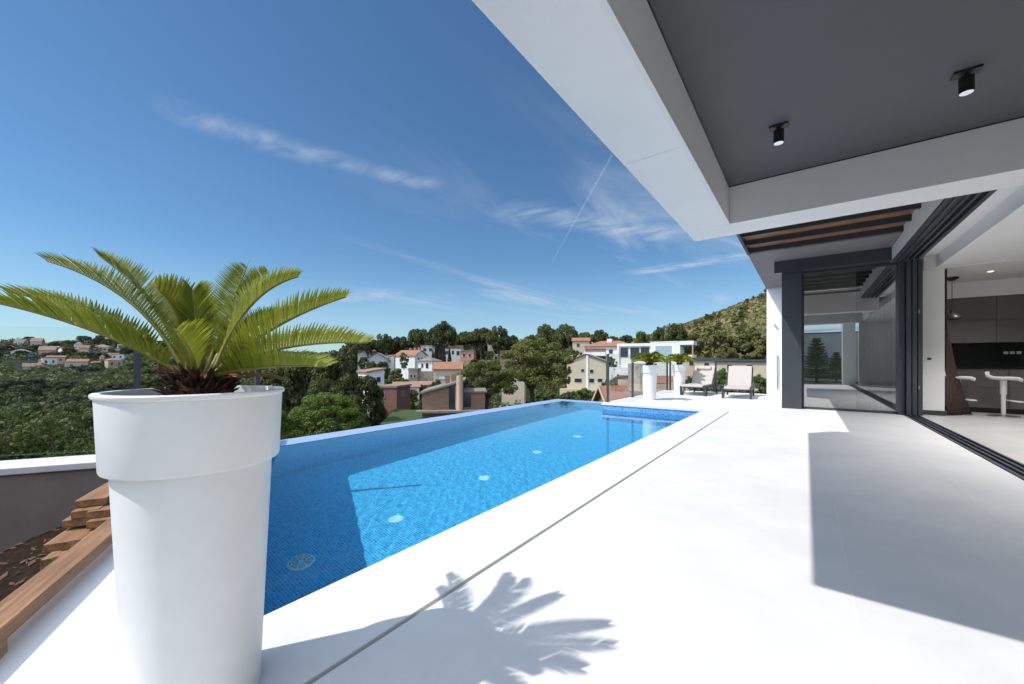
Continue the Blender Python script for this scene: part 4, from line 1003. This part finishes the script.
# ------------------------------------------------------------------ the town: houses
def tile_roof(name, c1, c2):
    m, nt, b = nodes_of(name); L = nt.links; t = nt.nodes.new('ShaderNodeTexCoord')
    n = nt.nodes.new('ShaderNodeTexNoise'); L.new(t.outputs['Object'], n.inputs[0]); n.inputs['Scale'].default_value = 1.1; n.inputs['Detail'].default_value = 8; n.inputs['Roughness'].default_value = .75
    cr = nt.nodes.new('ShaderNodeMapRange'); L.new(n.outputs[0], cr.inputs[0]); cr.inputs[1].default_value = .35; cr.inputs[2].default_value = .65
    mx = nt.nodes.new('ShaderNodeMixRGB'); L.new(cr.outputs[0], mx.inputs[0]); mx.inputs[1].default_value = (*c1, 1); mx.inputs[2].default_value = (*c2, 1)
    wv = nt.nodes.new('ShaderNodeTexWave'); L.new(t.outputs['Object'], wv.inputs[0]); wv.inputs['Scale'].default_value = 3.0; wv.inputs['Distortion'].default_value = .4
    m2 = nt.nodes.new('ShaderNodeMixRGB'); m2.blend_type = 'MULTIPLY'; m2.inputs[0].default_value = .35; L.new(mx.outputs[0], m2.inputs[1]); L.new(wv.outputs[0], m2.inputs[2])
    L.new(m2.outputs[0], b.inputs['Base Color']); b.inputs['Roughness'].default_value = .85
    return m
def brick(name, c1, c2, mo):
    m, nt, b = nodes_of(name); L = nt.links; t = nt.nodes.new('ShaderNodeTexCoord'); s = nt.nodes.new('ShaderNodeSeparateXYZ'); L.new(t.outputs['Object'], s.inputs[0])
    ad = nt.nodes.new('ShaderNodeMath'); L.new(s.outputs[0], ad.inputs[0]); L.new(s.outputs[1], ad.inputs[1])
    cb = nt.nodes.new('ShaderNodeCombineXYZ'); L.new(ad.outputs[0], cb.inputs[0]); L.new(s.outputs[2], cb.inputs[1])
    br = nt.nodes.new('ShaderNodeTexBrick'); L.new(cb.outputs[0], br.inputs[0]); br.inputs['Scale'].default_value = 1; br.inputs['Brick Width'].default_value = .45; br.inputs['Row Height'].default_value = .16; br.inputs['Mortar Size'].default_value = .014
    br.inputs['Color1'].default_value = (*c1, 1); br.inputs['Color2'].default_value = (*c2, 1); br.inputs['Mortar'].default_value = (*mo, 1)
    L.new(br.outputs[0], b.inputs['Base Color']); b.inputs['Roughness'].default_value = .9
    return m
M['rt'] = tile_roof('terracotta_tiles', (.28, .115, .068), (.44, .215, .135))
M['rtpale'] = tile_roof('weathered_tiles', (.30, .17, .12), (.42, .27, .19))
M['rtgrey'] = tile_roof('grey_tiles', (.20, .18, .16), (.30, .27, .23))
M['hwhite'] = pm('white_house_render', (.72, .72, .70), .85, .06, .6)
M['hgrey'] = pm('pale_grey_house_render', (.42, .44, .46), .85, .06, .6)
M['hcream'] = pm('cream_house_render', (.50, .43, .32), .85, .07, .6)
M['hpeach'] = pm('peach_house_render', (.52, .38, .28), .85, .08, .6)
M['hsalmon'] = pm('salmon_house_render', (.50, .26, .17), .85, .1, .6)
M['stone'] = pm('rough_stone_wall', (.28, .24, .19), .95, .35, 1.5, .3, 6)
M['brown_brick'] = brick('brown_brick', (.20, .115, .082), (.26, .155, .11), (.25, .18, .14))
M['red_brick'] = brick('red_brick', (.17, .072, .05), (.22, .095, .065), (.2, .11, .085))
M['pane'] = pm('dark_window_pane', (.03, .035, .045), .12, .2, 2, spec=.6)
M['shut'] = pm('white_roller_shutter', (.62, .62, .62), .7, .05, 4)
M['teal'] = pm('pale_curtained_glass', (.30, .42, .44), .25, .15, 2)
M['slate'] = pm('dark_flat_roof', (.06, .065, .075), .8, .2, 1)
M['asphalt'] = pm('lane_asphalt', (.30, .28, .26), .9, .15, .5)
M['earth'] = pm('bare_earth_bank', (.30, .22, .15), .95, .25, 1.5, .3, 8)
M['bluewall'] = pm('blue_tarpaulin', (.05, .20, .42), .7)
FACE = {'f': 0, 'r': 1, 'l': 2}
def house(u, t, vbase, W, D, H, yaw, label, wall='hwhite', roof='gable', rmat='rt', rh=1.6, ridge='x', ov=.35, wins=(), name='town_house', cat='house', chimneys=(), extras=None, down=6):
    p = AT(u, t, vbase); va = math.atan2(-DIR(u, HZ).x, DIR(u, HZ).y)
    r = empty(name, (p.x, p.y, p.z), va + R(yaw), label, cat)
    MB().box(-W / 2, W / 2, 0, D, -down, H).build('wall', M[wall], r)
    g = MB(); x0, x1, y0, y1 = -W / 2 - ov, W / 2 + ov, -ov, D + ov; z = H + .002; th = .18
    if roof == 'gable':
        if ridge == 'x':
            pl = [(y0, z), ((y0 + y1) / 2, z + rh), (y1, z), (y1, z + th), ((y0 + y1) / 2, z + rh + th), (y0, z + th)]
            g.extr(pl, lambda q, e: ((x1 if e else x0), q[0], q[1]))
            gb = MB().extr([(0, z - .002), (D, z - .002), (D / 2, z + rh * (1 - 2 * ov / (D + 2 * ov)) )], lambda q, e: ((W / 2 if e else -W / 2), q[0], q[1]))
        else:
            pl = [(x0, z), (0, z + rh), (x1, z), (x1, z + th), (0, z + rh + th), (x0, z + th)]
            g.extr(pl, lambda q, e: (q[0], (y1 if e else y0), q[1]))
            gb = MB().extr([(-W / 2, z - .002), (W / 2, z - .002), (0, z + rh * (1 - 2 * ov / (W + 2 * ov)))], lambda q, e: (q[0], (D if e else 0), q[1]))
        gb.build('gable_wall', M[wall], r)
    elif roof == 'hip':
        k = min(W, D) / 2 + ov
        vs = [(x0, y0, z), (x1, y0, z), (x1, y1, z), (x0, y1, z)]
        if W >= D: top = [(x0 + k, (y0 + y1) / 2, z + rh), (x1 - k, (y0 + y1) / 2, z + rh)]
        else: top = [(0, y0 + k, z + rh), (0, y1 - k, z + rh)]
        bm = g.bm; v = [bm.verts.new(q) for q in vs]; tp = [bm.verts.new(q) for q in top]
        if W >= D: fs = ((v[0], v[1], tp[1], tp[0]), (v[1], v[2], tp[1]), (v[2], v[3], tp[0], tp[1]), (v[3], v[0], tp[0]))
        else: fs = ((v[0], v[1], tp[0]), (v[1], v[2], tp[1], tp[0]), (v[2], v[3], tp[1]), (v[3], v[0], tp[0], tp[1]))
        for f in fs: bm.faces.new(f)
        bm.faces.new(v[::-1])
    elif roof == 'shed':                   # slope along x, rh may be negative
        pl = [(x0, z), (x1, z + rh), (x1, z + rh + th), (x0, z + th)]
        g.extr(pl, lambda q, e: (q[0], (y1 if e else y0), q[1]))
        zz = z - .002
        gb = MB().extr([(-W / 2, zz), (W / 2, zz), (W / 2, zz + rh * (W + ov) / (W + 2 * ov)), (-W / 2, zz + rh * ov / (W + 2 * ov))], lambda q, e: (q[0], (D if e else 0), q[1])); gb.build('gable_wall', M[wall], r)
    else:
        g.box(x0, x1, y0, y1, z, z + .3)
    rf = g.build('roof', M[rmat], r)
    for (cx, cy, ch, cw) in chimneys:
        MB().box(cx - cw / 2, cx + cw / 2, cy - cw / 2, cy + cw / 2, H - .3, H + ch).build('chimney', M['rtpale'], rf)
    for wd_ in wins:
        f, a, zc_, ww, hh = wd_[:5]; mt = wd_[5] if len(wd_) > 5 else 'pane'
        m1 = MB(); m2 = MB(); fw = .09
        def bx(mb, a0, a1, z0, z1, d0, d1):
            if f == 'f': mb.box(a0, a1, -d1, -d0, z0, z1)
            elif f == 'r': mb.box(W / 2 + d0, W / 2 + d1, a0, a1, z0, z1)
            else: mb.box(-W / 2 - d1, -W / 2 - d0, a0, a1, z0, z1)
        bx(m1, a - ww / 2 - fw, a + ww / 2 + fw, zc_ - hh / 2 - fw, zc_ - hh / 2, .003, .09); bx(m1, a - ww / 2 - fw, a + ww / 2 + fw, zc_ + hh / 2, zc_ + hh / 2 + fw, .003, .06)
        bx(m1, a - ww / 2 - fw, a - ww / 2, zc_ - hh / 2, zc_ + hh / 2, .003, .06); bx(m1, a + ww / 2, a + ww / 2 + fw, zc_ - hh / 2, zc_ + hh / 2, .003, .06)
        wo = m1.build('window', M['stone'] if wall in ('red_brick', 'brown_brick') else M['hgrey'], r); bx(m2, a - ww / 2, a + ww / 2, zc_ - hh / 2, zc_ + hh / 2, .003, .025); m2.build('pane', M[mt], wo)
    if extras: extras(r, W, D, H)
    return r
def mpx(px, t): return px * t / FPX
# brown brick modern house with a cream stair tower, just below the pool
def ex1(r, W, D, H):
    MB().box(.62, 1.22, -.05, -.003, .1, H + .75).build('stair_window', M['pane'], r)
    MB().box(.62, 1.22, -.05, -.003, -2.4, -.4).build('lower_window', M['pane'], r)
    s = MB().lathe([(0, -4), (.31, -4), (.31, H + 1.8), (0, H + 1.8)], (1.66, -.28, 0), 28).build('stair_tower', M['hpeach'], r); smooth_angle(s)
    MB().box(1.225, 1.94, -.03, -.0035, .1, H + .85).build('render_panel', M['hpeach'], r)
    MB().box(-W / 2 - .5, W / 2 + 2.4, -1.0, -.055, -.16, .02).build('canopy', M['rtgrey'], r)
    b = MB().box(W / 2 + .002, W / 2 + 2.2, .6, D, -5, H + .1).build('side_wing', M['brown_brick'], r)
    MB().box(W / 2 + .002, W / 2 + 2.4, .4, D + .2, H + .101, H + .24).build('wing_roof', M['rtgrey'], b)
    MB().box(W / 2 + .1, W / 2 + .8, .55, .599, .2, 1.5).build('wing_window', M['pane'], b)
    MB().box(.75, 1.25, 2.6, 3.1, H, H + 1.9).build('chimney', M['brown_brick'], r); MB().box(.1, .55, 2.6, 3.0, H, H + 1.7).build('chimney', M['brown_brick'], r)
house(442.5, 38, 410, 3.9, 6.0, 1.55, -4, 'brown brick house with slanted roof and round cream stair tower below the pool', 'brown_brick', 'shed', 'rtgrey', 1.25, ov=.25, name='brick_house', extras=ex1, wins=())
# red brick block
house(387, 62, 407, 3.3, 5, 3.1, -28, 'red brick block with flat terracotta roof among dark pines', 'red_brick', 'flat', 'rtpale', ov=.15, name='brick_house', wins=(('f', -.7, 1.9, .6, .8), ('r', 2.2, 1.9, .8, .9)))
# cream gabled house on the right
def ex2(r, W, D, H):
    MB().box(.02, .62, -.2, -.003, -4, H + 2.5).build('chimney_breast', M['hwhite'], r)
    MB().box(-W / 2 + .3, -W / 2 + 1.1, 3.0, 3.8, H - .2, H + 2.0).build('chimney', M['hcream'], r)
    for z in (1.4, 4.2):
        MB().box(-W / 2 + .3, -W / 2 + 1.0, -.03, -.004, z - .8, z + .8).build('arched_opening', M['pane'], r)
    MB().box(-W / 2 - 1.5, W / 2 + .5, -2.4, -.25, -4, -1.0).build('garden_terrace', M['hcream'], r)
house(586, 105, 385.0, 10.4, 9, 6.2, -8, 'cream house with low gable and central white chimney breast', 'hcream', 'gable', 'rtgrey', 2.1, 'y', .4, extras=ex2, name='gabled_house',
      wins=(('f', -2.1, 1.2, 1.9, 1.0), ('f', -.9, 3.9, .8, .7), ('f', 1.5, 3.7, .9, .9), ('f', 1.5, 1.2, 1.3, 1.1), ('f', 3.7, 1.3, 1.2, .9)))
# white house with a wide orange gable roof
house(405, 150, 369, 9.2, 8, 5.0, -38, 'white house with wide orange gable roof and three dormers', 'hwhite', 'gable', 'rt', 2.2, 'x', .4, name='gabled_house', wins=(('r', 2.3, 3.9, .8, 1.0), ('r', 4.3, 3.9, .8, 1.0), ('f', -2, 3.4, 1, 1.2), ('f', 1.2, 3.4, 1, 1.2), ('f', -.5, 1.2, 2.4, 1.6)), chimneys=((-1.6, 5.6, 3.3, .8), (.6, 5.6, 3.4, .8), (2.6, 5.6, 3.5, .9)))
# bungalow with orange roof behind the brick house
house(447.5, 88, 383, 6.3, 6, 3.0, -5, 'low cream bungalow with plain orange roof above the brick house', 'hcream', 'gable', 'rt', 1.6, 'x', .3, name='bungalow', wins=(('f', -1.3, 1.3, 1.3, .7, 'shut'), ('f', 1.3, 1.3, .9, .6)))
# stone tower house and white house behind it
def ex3(r, W, D, H): MB().box(W / 2 + .002, W / 2 + 5.2, .8, D, -4, H - .25).build('garden_wall', M['stone'], r); MB().box(-W / 2 - .1, W / 2 + .1, -.1, D, H + .31, H + .7).build('parapet', M['stone'], r)
house(413, 112, 388, 2.6, 5, 5.0, -12, 'small stone tower house with brown side wall', 'stone', 'flat', 'stone', ov=.05, name='stone_house', extras=ex3, wins=(('f', -.5, 3.4, .5, .9), ('f', .5, 3.4, .5, .9), ('f', -.4, 1.4, .5, .8), ('f', .6, 1.4, .5, .8)))
house(425, 128, 373, 5.4, 6, 4.0, -30, 'white house with pale grey hip roof beside the cypresses', 'hwhite', 'hip', 'rtgrey', 1.3, ov=.5, name='white_house', wins=(('f', -1, 2.4, .6, 1.2), ('f', .8, 2.4, .9, 1.6)))
# cluster at left
house(364, 165, 366, 5, 6, 5.2, -10, 'pale grey house with brown door in the left roof cluster', 'hgrey', 'gable', 'rtpale', 1.6, 'y', name='gabled_house', wins=(('f', -.9, 2.8, .9, 1.2), ('f', 1, 2.8, .9, 1.2)))
house(377, 150, 366, 7.0, 6, 2.8, -12, 'grey house with broad gable in front of the pine skyline', 'hgrey', 'gable', 'rtgrey', 2.2, 'y', name='gabled_house', wins=(('f', -1.4, 1.3, 1, 1.0), ('f', 1.4, 1.3, 1, 1)))
house(379, 172, 358, 7.5, 6, 3.0, 10, 'house with small orange hip roof at the upper left of the town', 'hwhite', 'hip', 'rt', 1.8, name='town_house', wins=(('f', -1.4, 1.6, 1, 1.2), ('f', 1.4, 1.6, 1, 1.2)))
house(389, 158, 364, 4.5, 5, 2.4, 20, 'small house with a sloping pale orange roof', 'hwhite', 'shed', 'rt', 1.2, name='town_house', wins=(('f', 0, 1.2, 1.2, 1),))
house(376, 72, 396, 3.2, 4, 4.4, 25, 'narrow white house end with yellow eave behind the dark pine', 'hwhite', 'shed', 'rtpale', .6, name='town_house', wins=(('f', .5, 3, .7, .9),))
house(407, 90, 398, 5.5, 5, 2.4, 5, 'little white house with arched porch and pink roof', 'hwhite', 'gable', 'rtpale', 1.1, 'x', name='bungalow', wins=(('f', -1.3, 1.2, 1.0, 1.4), ('f', 1.3, 1.2, 1.0, 1.4)))
house(424, 96, 392, 5.0, 4, 1.6, 0, 'low shed with dull pink roof behind the brick house', 'hpeach', 'gable', 'rtpale', .8, 'x', name='shed', cat='shed')
house(428, 160, 356, 6, 6, 4.0, -20, 'grey flat-roofed villa block below the tallest skyline pine', 'hgrey', 'flat', 'hgrey', ov=.1, name='flat_roofed_house', wins=(('f', -1.4, 2.6, 1.2, 1.2), ('f', 1.2, 2.6, 1.4, 1.2)))
house(452, 158, 360, 7.5, 6, 4.6, -14, 'white villa with orange roof right of the cypresses', 'hwhite', 'gable', 'rt', 1.3, 'x', name='white_house', wins=(('f', -2, 3, 1, 1.4), ('f', .4, 3, 1, 1.4), ('f', 2.5, 2.8, 1.2, 1.6)))
house(467, 150, 361, 5.2, 6, 3.6, -10, 'salmon pink house with flat roof under the pines', 'hsalmon', 'shed', 'rtpale', .8, name='salmon_house', wins=(('f', -1.1, 2.2, .9, 1.2), ('f', 1.1, 2.2, .9, 1.2)))
house(477, 140, 366, 10, 2, 1.8, -8, 'long brown stone retaining wall beneath the pines', 'stone', 'flat', 'stone', ov=.02, name='stone_wall', cat='wall')
house(491, 185, 352, 3.2, 4, 6.0, 0, 'slim beige tower block between the skyline pines', 'hcream', 'flat', 'hcream', ov=.05, name='tower_block', wins=(('f', 0, 4, .8, 1.2),))
house(507, 165, 356, 8, 5, 2.2, 0, 'pale wall-like house behind the largest pine', 'hpeach', 'flat', 'rtpale', ov=.1, name='flat_roofed_house')
# garage and lane between the big pines
house(513, 92, 391, 5.4, 5, 2.6, -6, 'white garage with grey doors seen between the pine stems', 'hcream', 'flat', 'hgrey', ov=.1, name='garage', cat='garage', wins=(('f', -.7, 1.0, 2.6, 1.6, 'hgrey'),))
# villa with orange hip roof on the right
def ex4(r, W, D, H):
    bl = MB().box(-W / 2 + .2, -.2, -1.3, -.003, 2.9, 3.1).build('balcony', M['hwhite'], r); MB().box(-W / 2 + .2, -.2, -1.32, -1.26, 3.101, 4.1).build('balustrade', M['hwhite'], bl)
    MB().box(-W / 2 + .4, -.4, -.04, -.004, .3, 2.6).build('garage_opening', M['slate'], r)
    MB().box(-W / 2 + .3, -.3, -.05, -.004, 3.3, 5.3).build('balcony_opening', M['rtpale'], r)
    MB().box(-.8, .8, D * .35, D * .6, H + 1.4, H + 2.6).build('roof_lantern', M['hwhite'], r)
house(607, 130, 364.5, 15.4, 9, 6.1, -14, 'two-storey white villa with orange hip roof and balconies', 'hwhite', 'hip', 'rt', 2.0, ov=.8, name='white_villa', cat='villa', extras=ex4, wins=(('f', 1.3, 4.3, 1.2, 1.3), ('f', 4.4, 4.3, 1.0, 1.3), ('f', 6.5, 4.3, 1, 1.3), ('f', 1.3, 1.4, 1.2, 1.3), ('r', 3, 4.3, 1.2, 1.2)))
house(581, 140, 353, 6, 6, 4.2, 0, 'small house with orange roof peeping out behind the white villa', 'hcream', 'gable', 'rt', 1.3, 'x', name='town_house', wins=(('f', -1, 2.8, 1, 1.2),))
# modern white blocks
def ex5(r, W, D, H):
    MB().box(-W / 2, W / 2, -.5, -.003, H - .55, H + .31).build('roof_band', M['hwhite'], r); MB().box(-W / 2, -W / 2 + .6, -.5, -.003, -3, H - .551).build('side_fin', M['hwhite'], r); MB().box(-W / 2 - 2, W / 2, -2.2, -.51, -4, -1.6).build('garden_terrace', M['hwhite'], r)
house(634.5, 118, 362, 10.2, 8, 5.3, -8, 'modern white flat-roofed house with dark square windows', 'hwhite', 'flat', 'hwhite', ov=.05, name='modern_house', extras=ex5, wins=(('f', -3.0, 2.9, 2.2, 2.8), ('f', .1, 2.7, 2.6, 3.3), ('f', 3.0, 2.8, 2.4, 3.2)))
def ex6(r, W, D, H): MB().box(W / 2 + .002, W / 2 + 3.4, .8, D, -3, 2.6).build('side_wing', M['hwhite'], r); MB().box(W / 2 - .4, W / 2 + 3.5, -.05, D, H - .8, H + .3).build('carport_roof', M['hwhite'], r); MB().box(W / 2 + 3.1, W / 2 + 3.4, .0, .4, -2, H - .81).build('carport_post', M['hsalmon'], r)
house(665, 112, 364, 8.0, 8, 6.2, -10, 'modern white block with pale curtained picture window', 'hwhite', 'flat', 'hwhite', ov=.05, name='modern_house', extras=ex6, wins=(('f', -.4, 3.6, 4.2, 3.0, 'teal'),))
# long low roofs on the right
for i, (u, t, vb_, W, lb, wm) in enumerate(((700, 100, 369, 8.0, 'pink walled terrace house with dark flat roof, beside the modern block', 'hpeach'), (716, 92, 371, 8.0, 'beige terrace house with dark flat roof in the middle of the low row', 'hcream'), (741, 80, 374, 9.5, 'beige terrace house with large dark roof nearest the fin wall', 'hcream'))):
    house(u, t, vb_, W, 6, 2.6, -6, lb, wm, 'flat', 'slate', ov=.5, name='terrace_house', wins=(('f', -2, 1.4, 1.0, 1.0), ('f', 1.5, 1.4, 1.0, 1.0)))
# tiled hut close under the terrace
def ex7(r, W, D, H):
    for s in (-1, 1): MB().extr([(s * (W / 2 + .35), H - .1), (s * (W / 2 + .15), H - .1), (0, H + 1.25), (0, H + 1.48)], lambda q, e: (q[0], (-.36 if e else -.42), q[1])).build('barge_board', M['hcream'], r)
house(603, 30, 421, 2.0, 1.7, 1.3, -62, 'wooden hut with red tiled gable roof just below the terrace', 'wood', 'gable', 'rt', 1.25, 'y', .3, name='garden_hut', cat='hut', extras=ex7)
# things in the garden behind the terrace glass
house(641, 40, 386, 2.6, 1.5, 2.0, -10, 'grey rendered garden wall behind the glass at the pool end', 'stone', 'flat', 'stone', ov=.02, name='garden_wall', cat='wall')
house(672, 44, 392, 3.6, 3, 1.0, 0, 'small outbuilding with terracotta roof behind the far planters', 'hpeach', 'gable', 'rt', .6, 'x', name='outbuilding', cat='shed')
bk = MB()
for i in range(1): pass
def sheet(name, pts, mat): # ground strip draped on chosen points
    mb = MB(); mb.prism([(p.x, p.y) for p in pts], min(p.z for p in pts) - 3, max(p.z for p in pts)); return tag(mb.build(name, M[mat]), kind='structure')
#sheet('road_lane', [AT(500, 80, 397), AT(560, 80, 394), AT(560, 96, 390), AT(500, 96, 390)], 'asphalt')
sheet('garden_bank', [AT(618, 30, 396), AT(700, 30, 391), AT(720, 50, 384), AT(618, 50, 386)], 'earth')
sheet('lawn_patch', [AT(380, 40, 428), AT(425, 40, 424), AT(432, 52, 416), AT(395, 52, 418)], 'lawn')
# street lamp pole beside the cream house
lp = empty('utility_pole', AT(569, 112, 384), 0, 'thin grey utility pole rising beside the cream house', 'pole')
MB().tube([(0, 0, -3), (0, 0, 12)], [.10, .06], 8).build('pole', M['bark'], lp)
# distant hill houses
hh = random.Random(14)
for i, (u, v, wpx, hpx, rt_, wl2, lb) in enumerate(((36, 350, 9, 6, 'rtpale', 'hcream', 'tall pale house just under the crest of the left hill'), (20, 358, 14, 4, 'rtgrey', 'hwhite', 'long low white house lower on the left hill'), (47, 359, 13, 6, 'rtpale', 'hpeach', 'peach house in the centre of the left hill'), (33, 361, 6, 4, 'slate', 'bluewall', 'bright blue building on the left hill'), (45, 368, 10, 5, 'rt', 'hpeach', 'orange roofed house below the peach house on the left hill'), (29, 375, 9, 5, 'rtpale', 'hgrey', 'grey house with pale roof at the foot of the left hill'), (40, 373, 9, 5, 'rtpale', 'hcream', 'cream house at the foot of the left hill'), (68, 370, 5, 4, 'rt', 'hwhite', 'tiny white house with orange roof, middle slope of the left hill'), (74, 369, 3, 4, 'rt', 'hwhite', 'narrow white house on the middle slope of the left hill'), (78, 352, 7, 5, 'rtgrey', 'hwhite', 'white house by the crest pines of the left hill'), (84, 354, 8, 4, 'rt', 'hpeach', 'orange house by the crest pines of the left hill'), (101, 353, 13, 4, 'rtpale', 'hcream', 'long beige house on the crest of the left hill'), (120, 357, 10, 6, 'slate', 'hgrey', 'grey apartment block at the end of the left hill crest'), (102, 364, 4, 4, 'rt', 'hwhite', 'lone small house in the trees of the left hill'), (10, 354, 8, 4, 'rt', 'hwhite', 'white house with orange roof near the start of the left hill'))):
    t = 100
    while t < 500:
        p = AT(u, t)
        if HZ - (tz(p.x, p.y) - CAMH) / t * FPX <= v - .3: break
        t += 4
    W = mpx(wpx, t) * .85; H = mpx(hpx, t) * 1.15 + 1.0
    house(u, t, v - .4, W, W * .8, H, hh.uniform(-25, 25), lb, wl2, hh.choice(('gable', 'hip')) if i not in (3, 12) else 'flat', rt_, H * .45, 'x', .3, name='hill_house', wins=(('f', -W * .25, H * .55, W * .14, H * .3), ('f', W * .25, H * .55, W * .14, H * .3)), down=8)
hx = random.Random(41)
for i in range(16):
    u = hx.uniform(4, 124); t = hx.uniform(170, 420); p = AT(u, t); v = HZ - (tz(p.x, p.y) - CAMH) / t * FPX
    W = hx.uniform(5, 8.5); H = hx.uniform(3.2, 5.2)
    o = house(u, t, v - .3, W, W * .8, H, hx.uniform(-30, 30), 'tiny pale house among the trees of the distant left hillside', hx.choice(('hwhite', 'hcream', 'hwhite', 'hpeach')), hx.choice(('gable', 'hip', 'flat')), hx.choice(('rt', 'rtpale')), H * .3, 'x', .3, name='hill_house', wins=(('f', -W * .25, H * .55, W * .14, H * .3), ('f', W * .25, H * .55, W * .14, H * .3)), down=8)
    o['group'] = 'tiny pale houses of the left hillside'
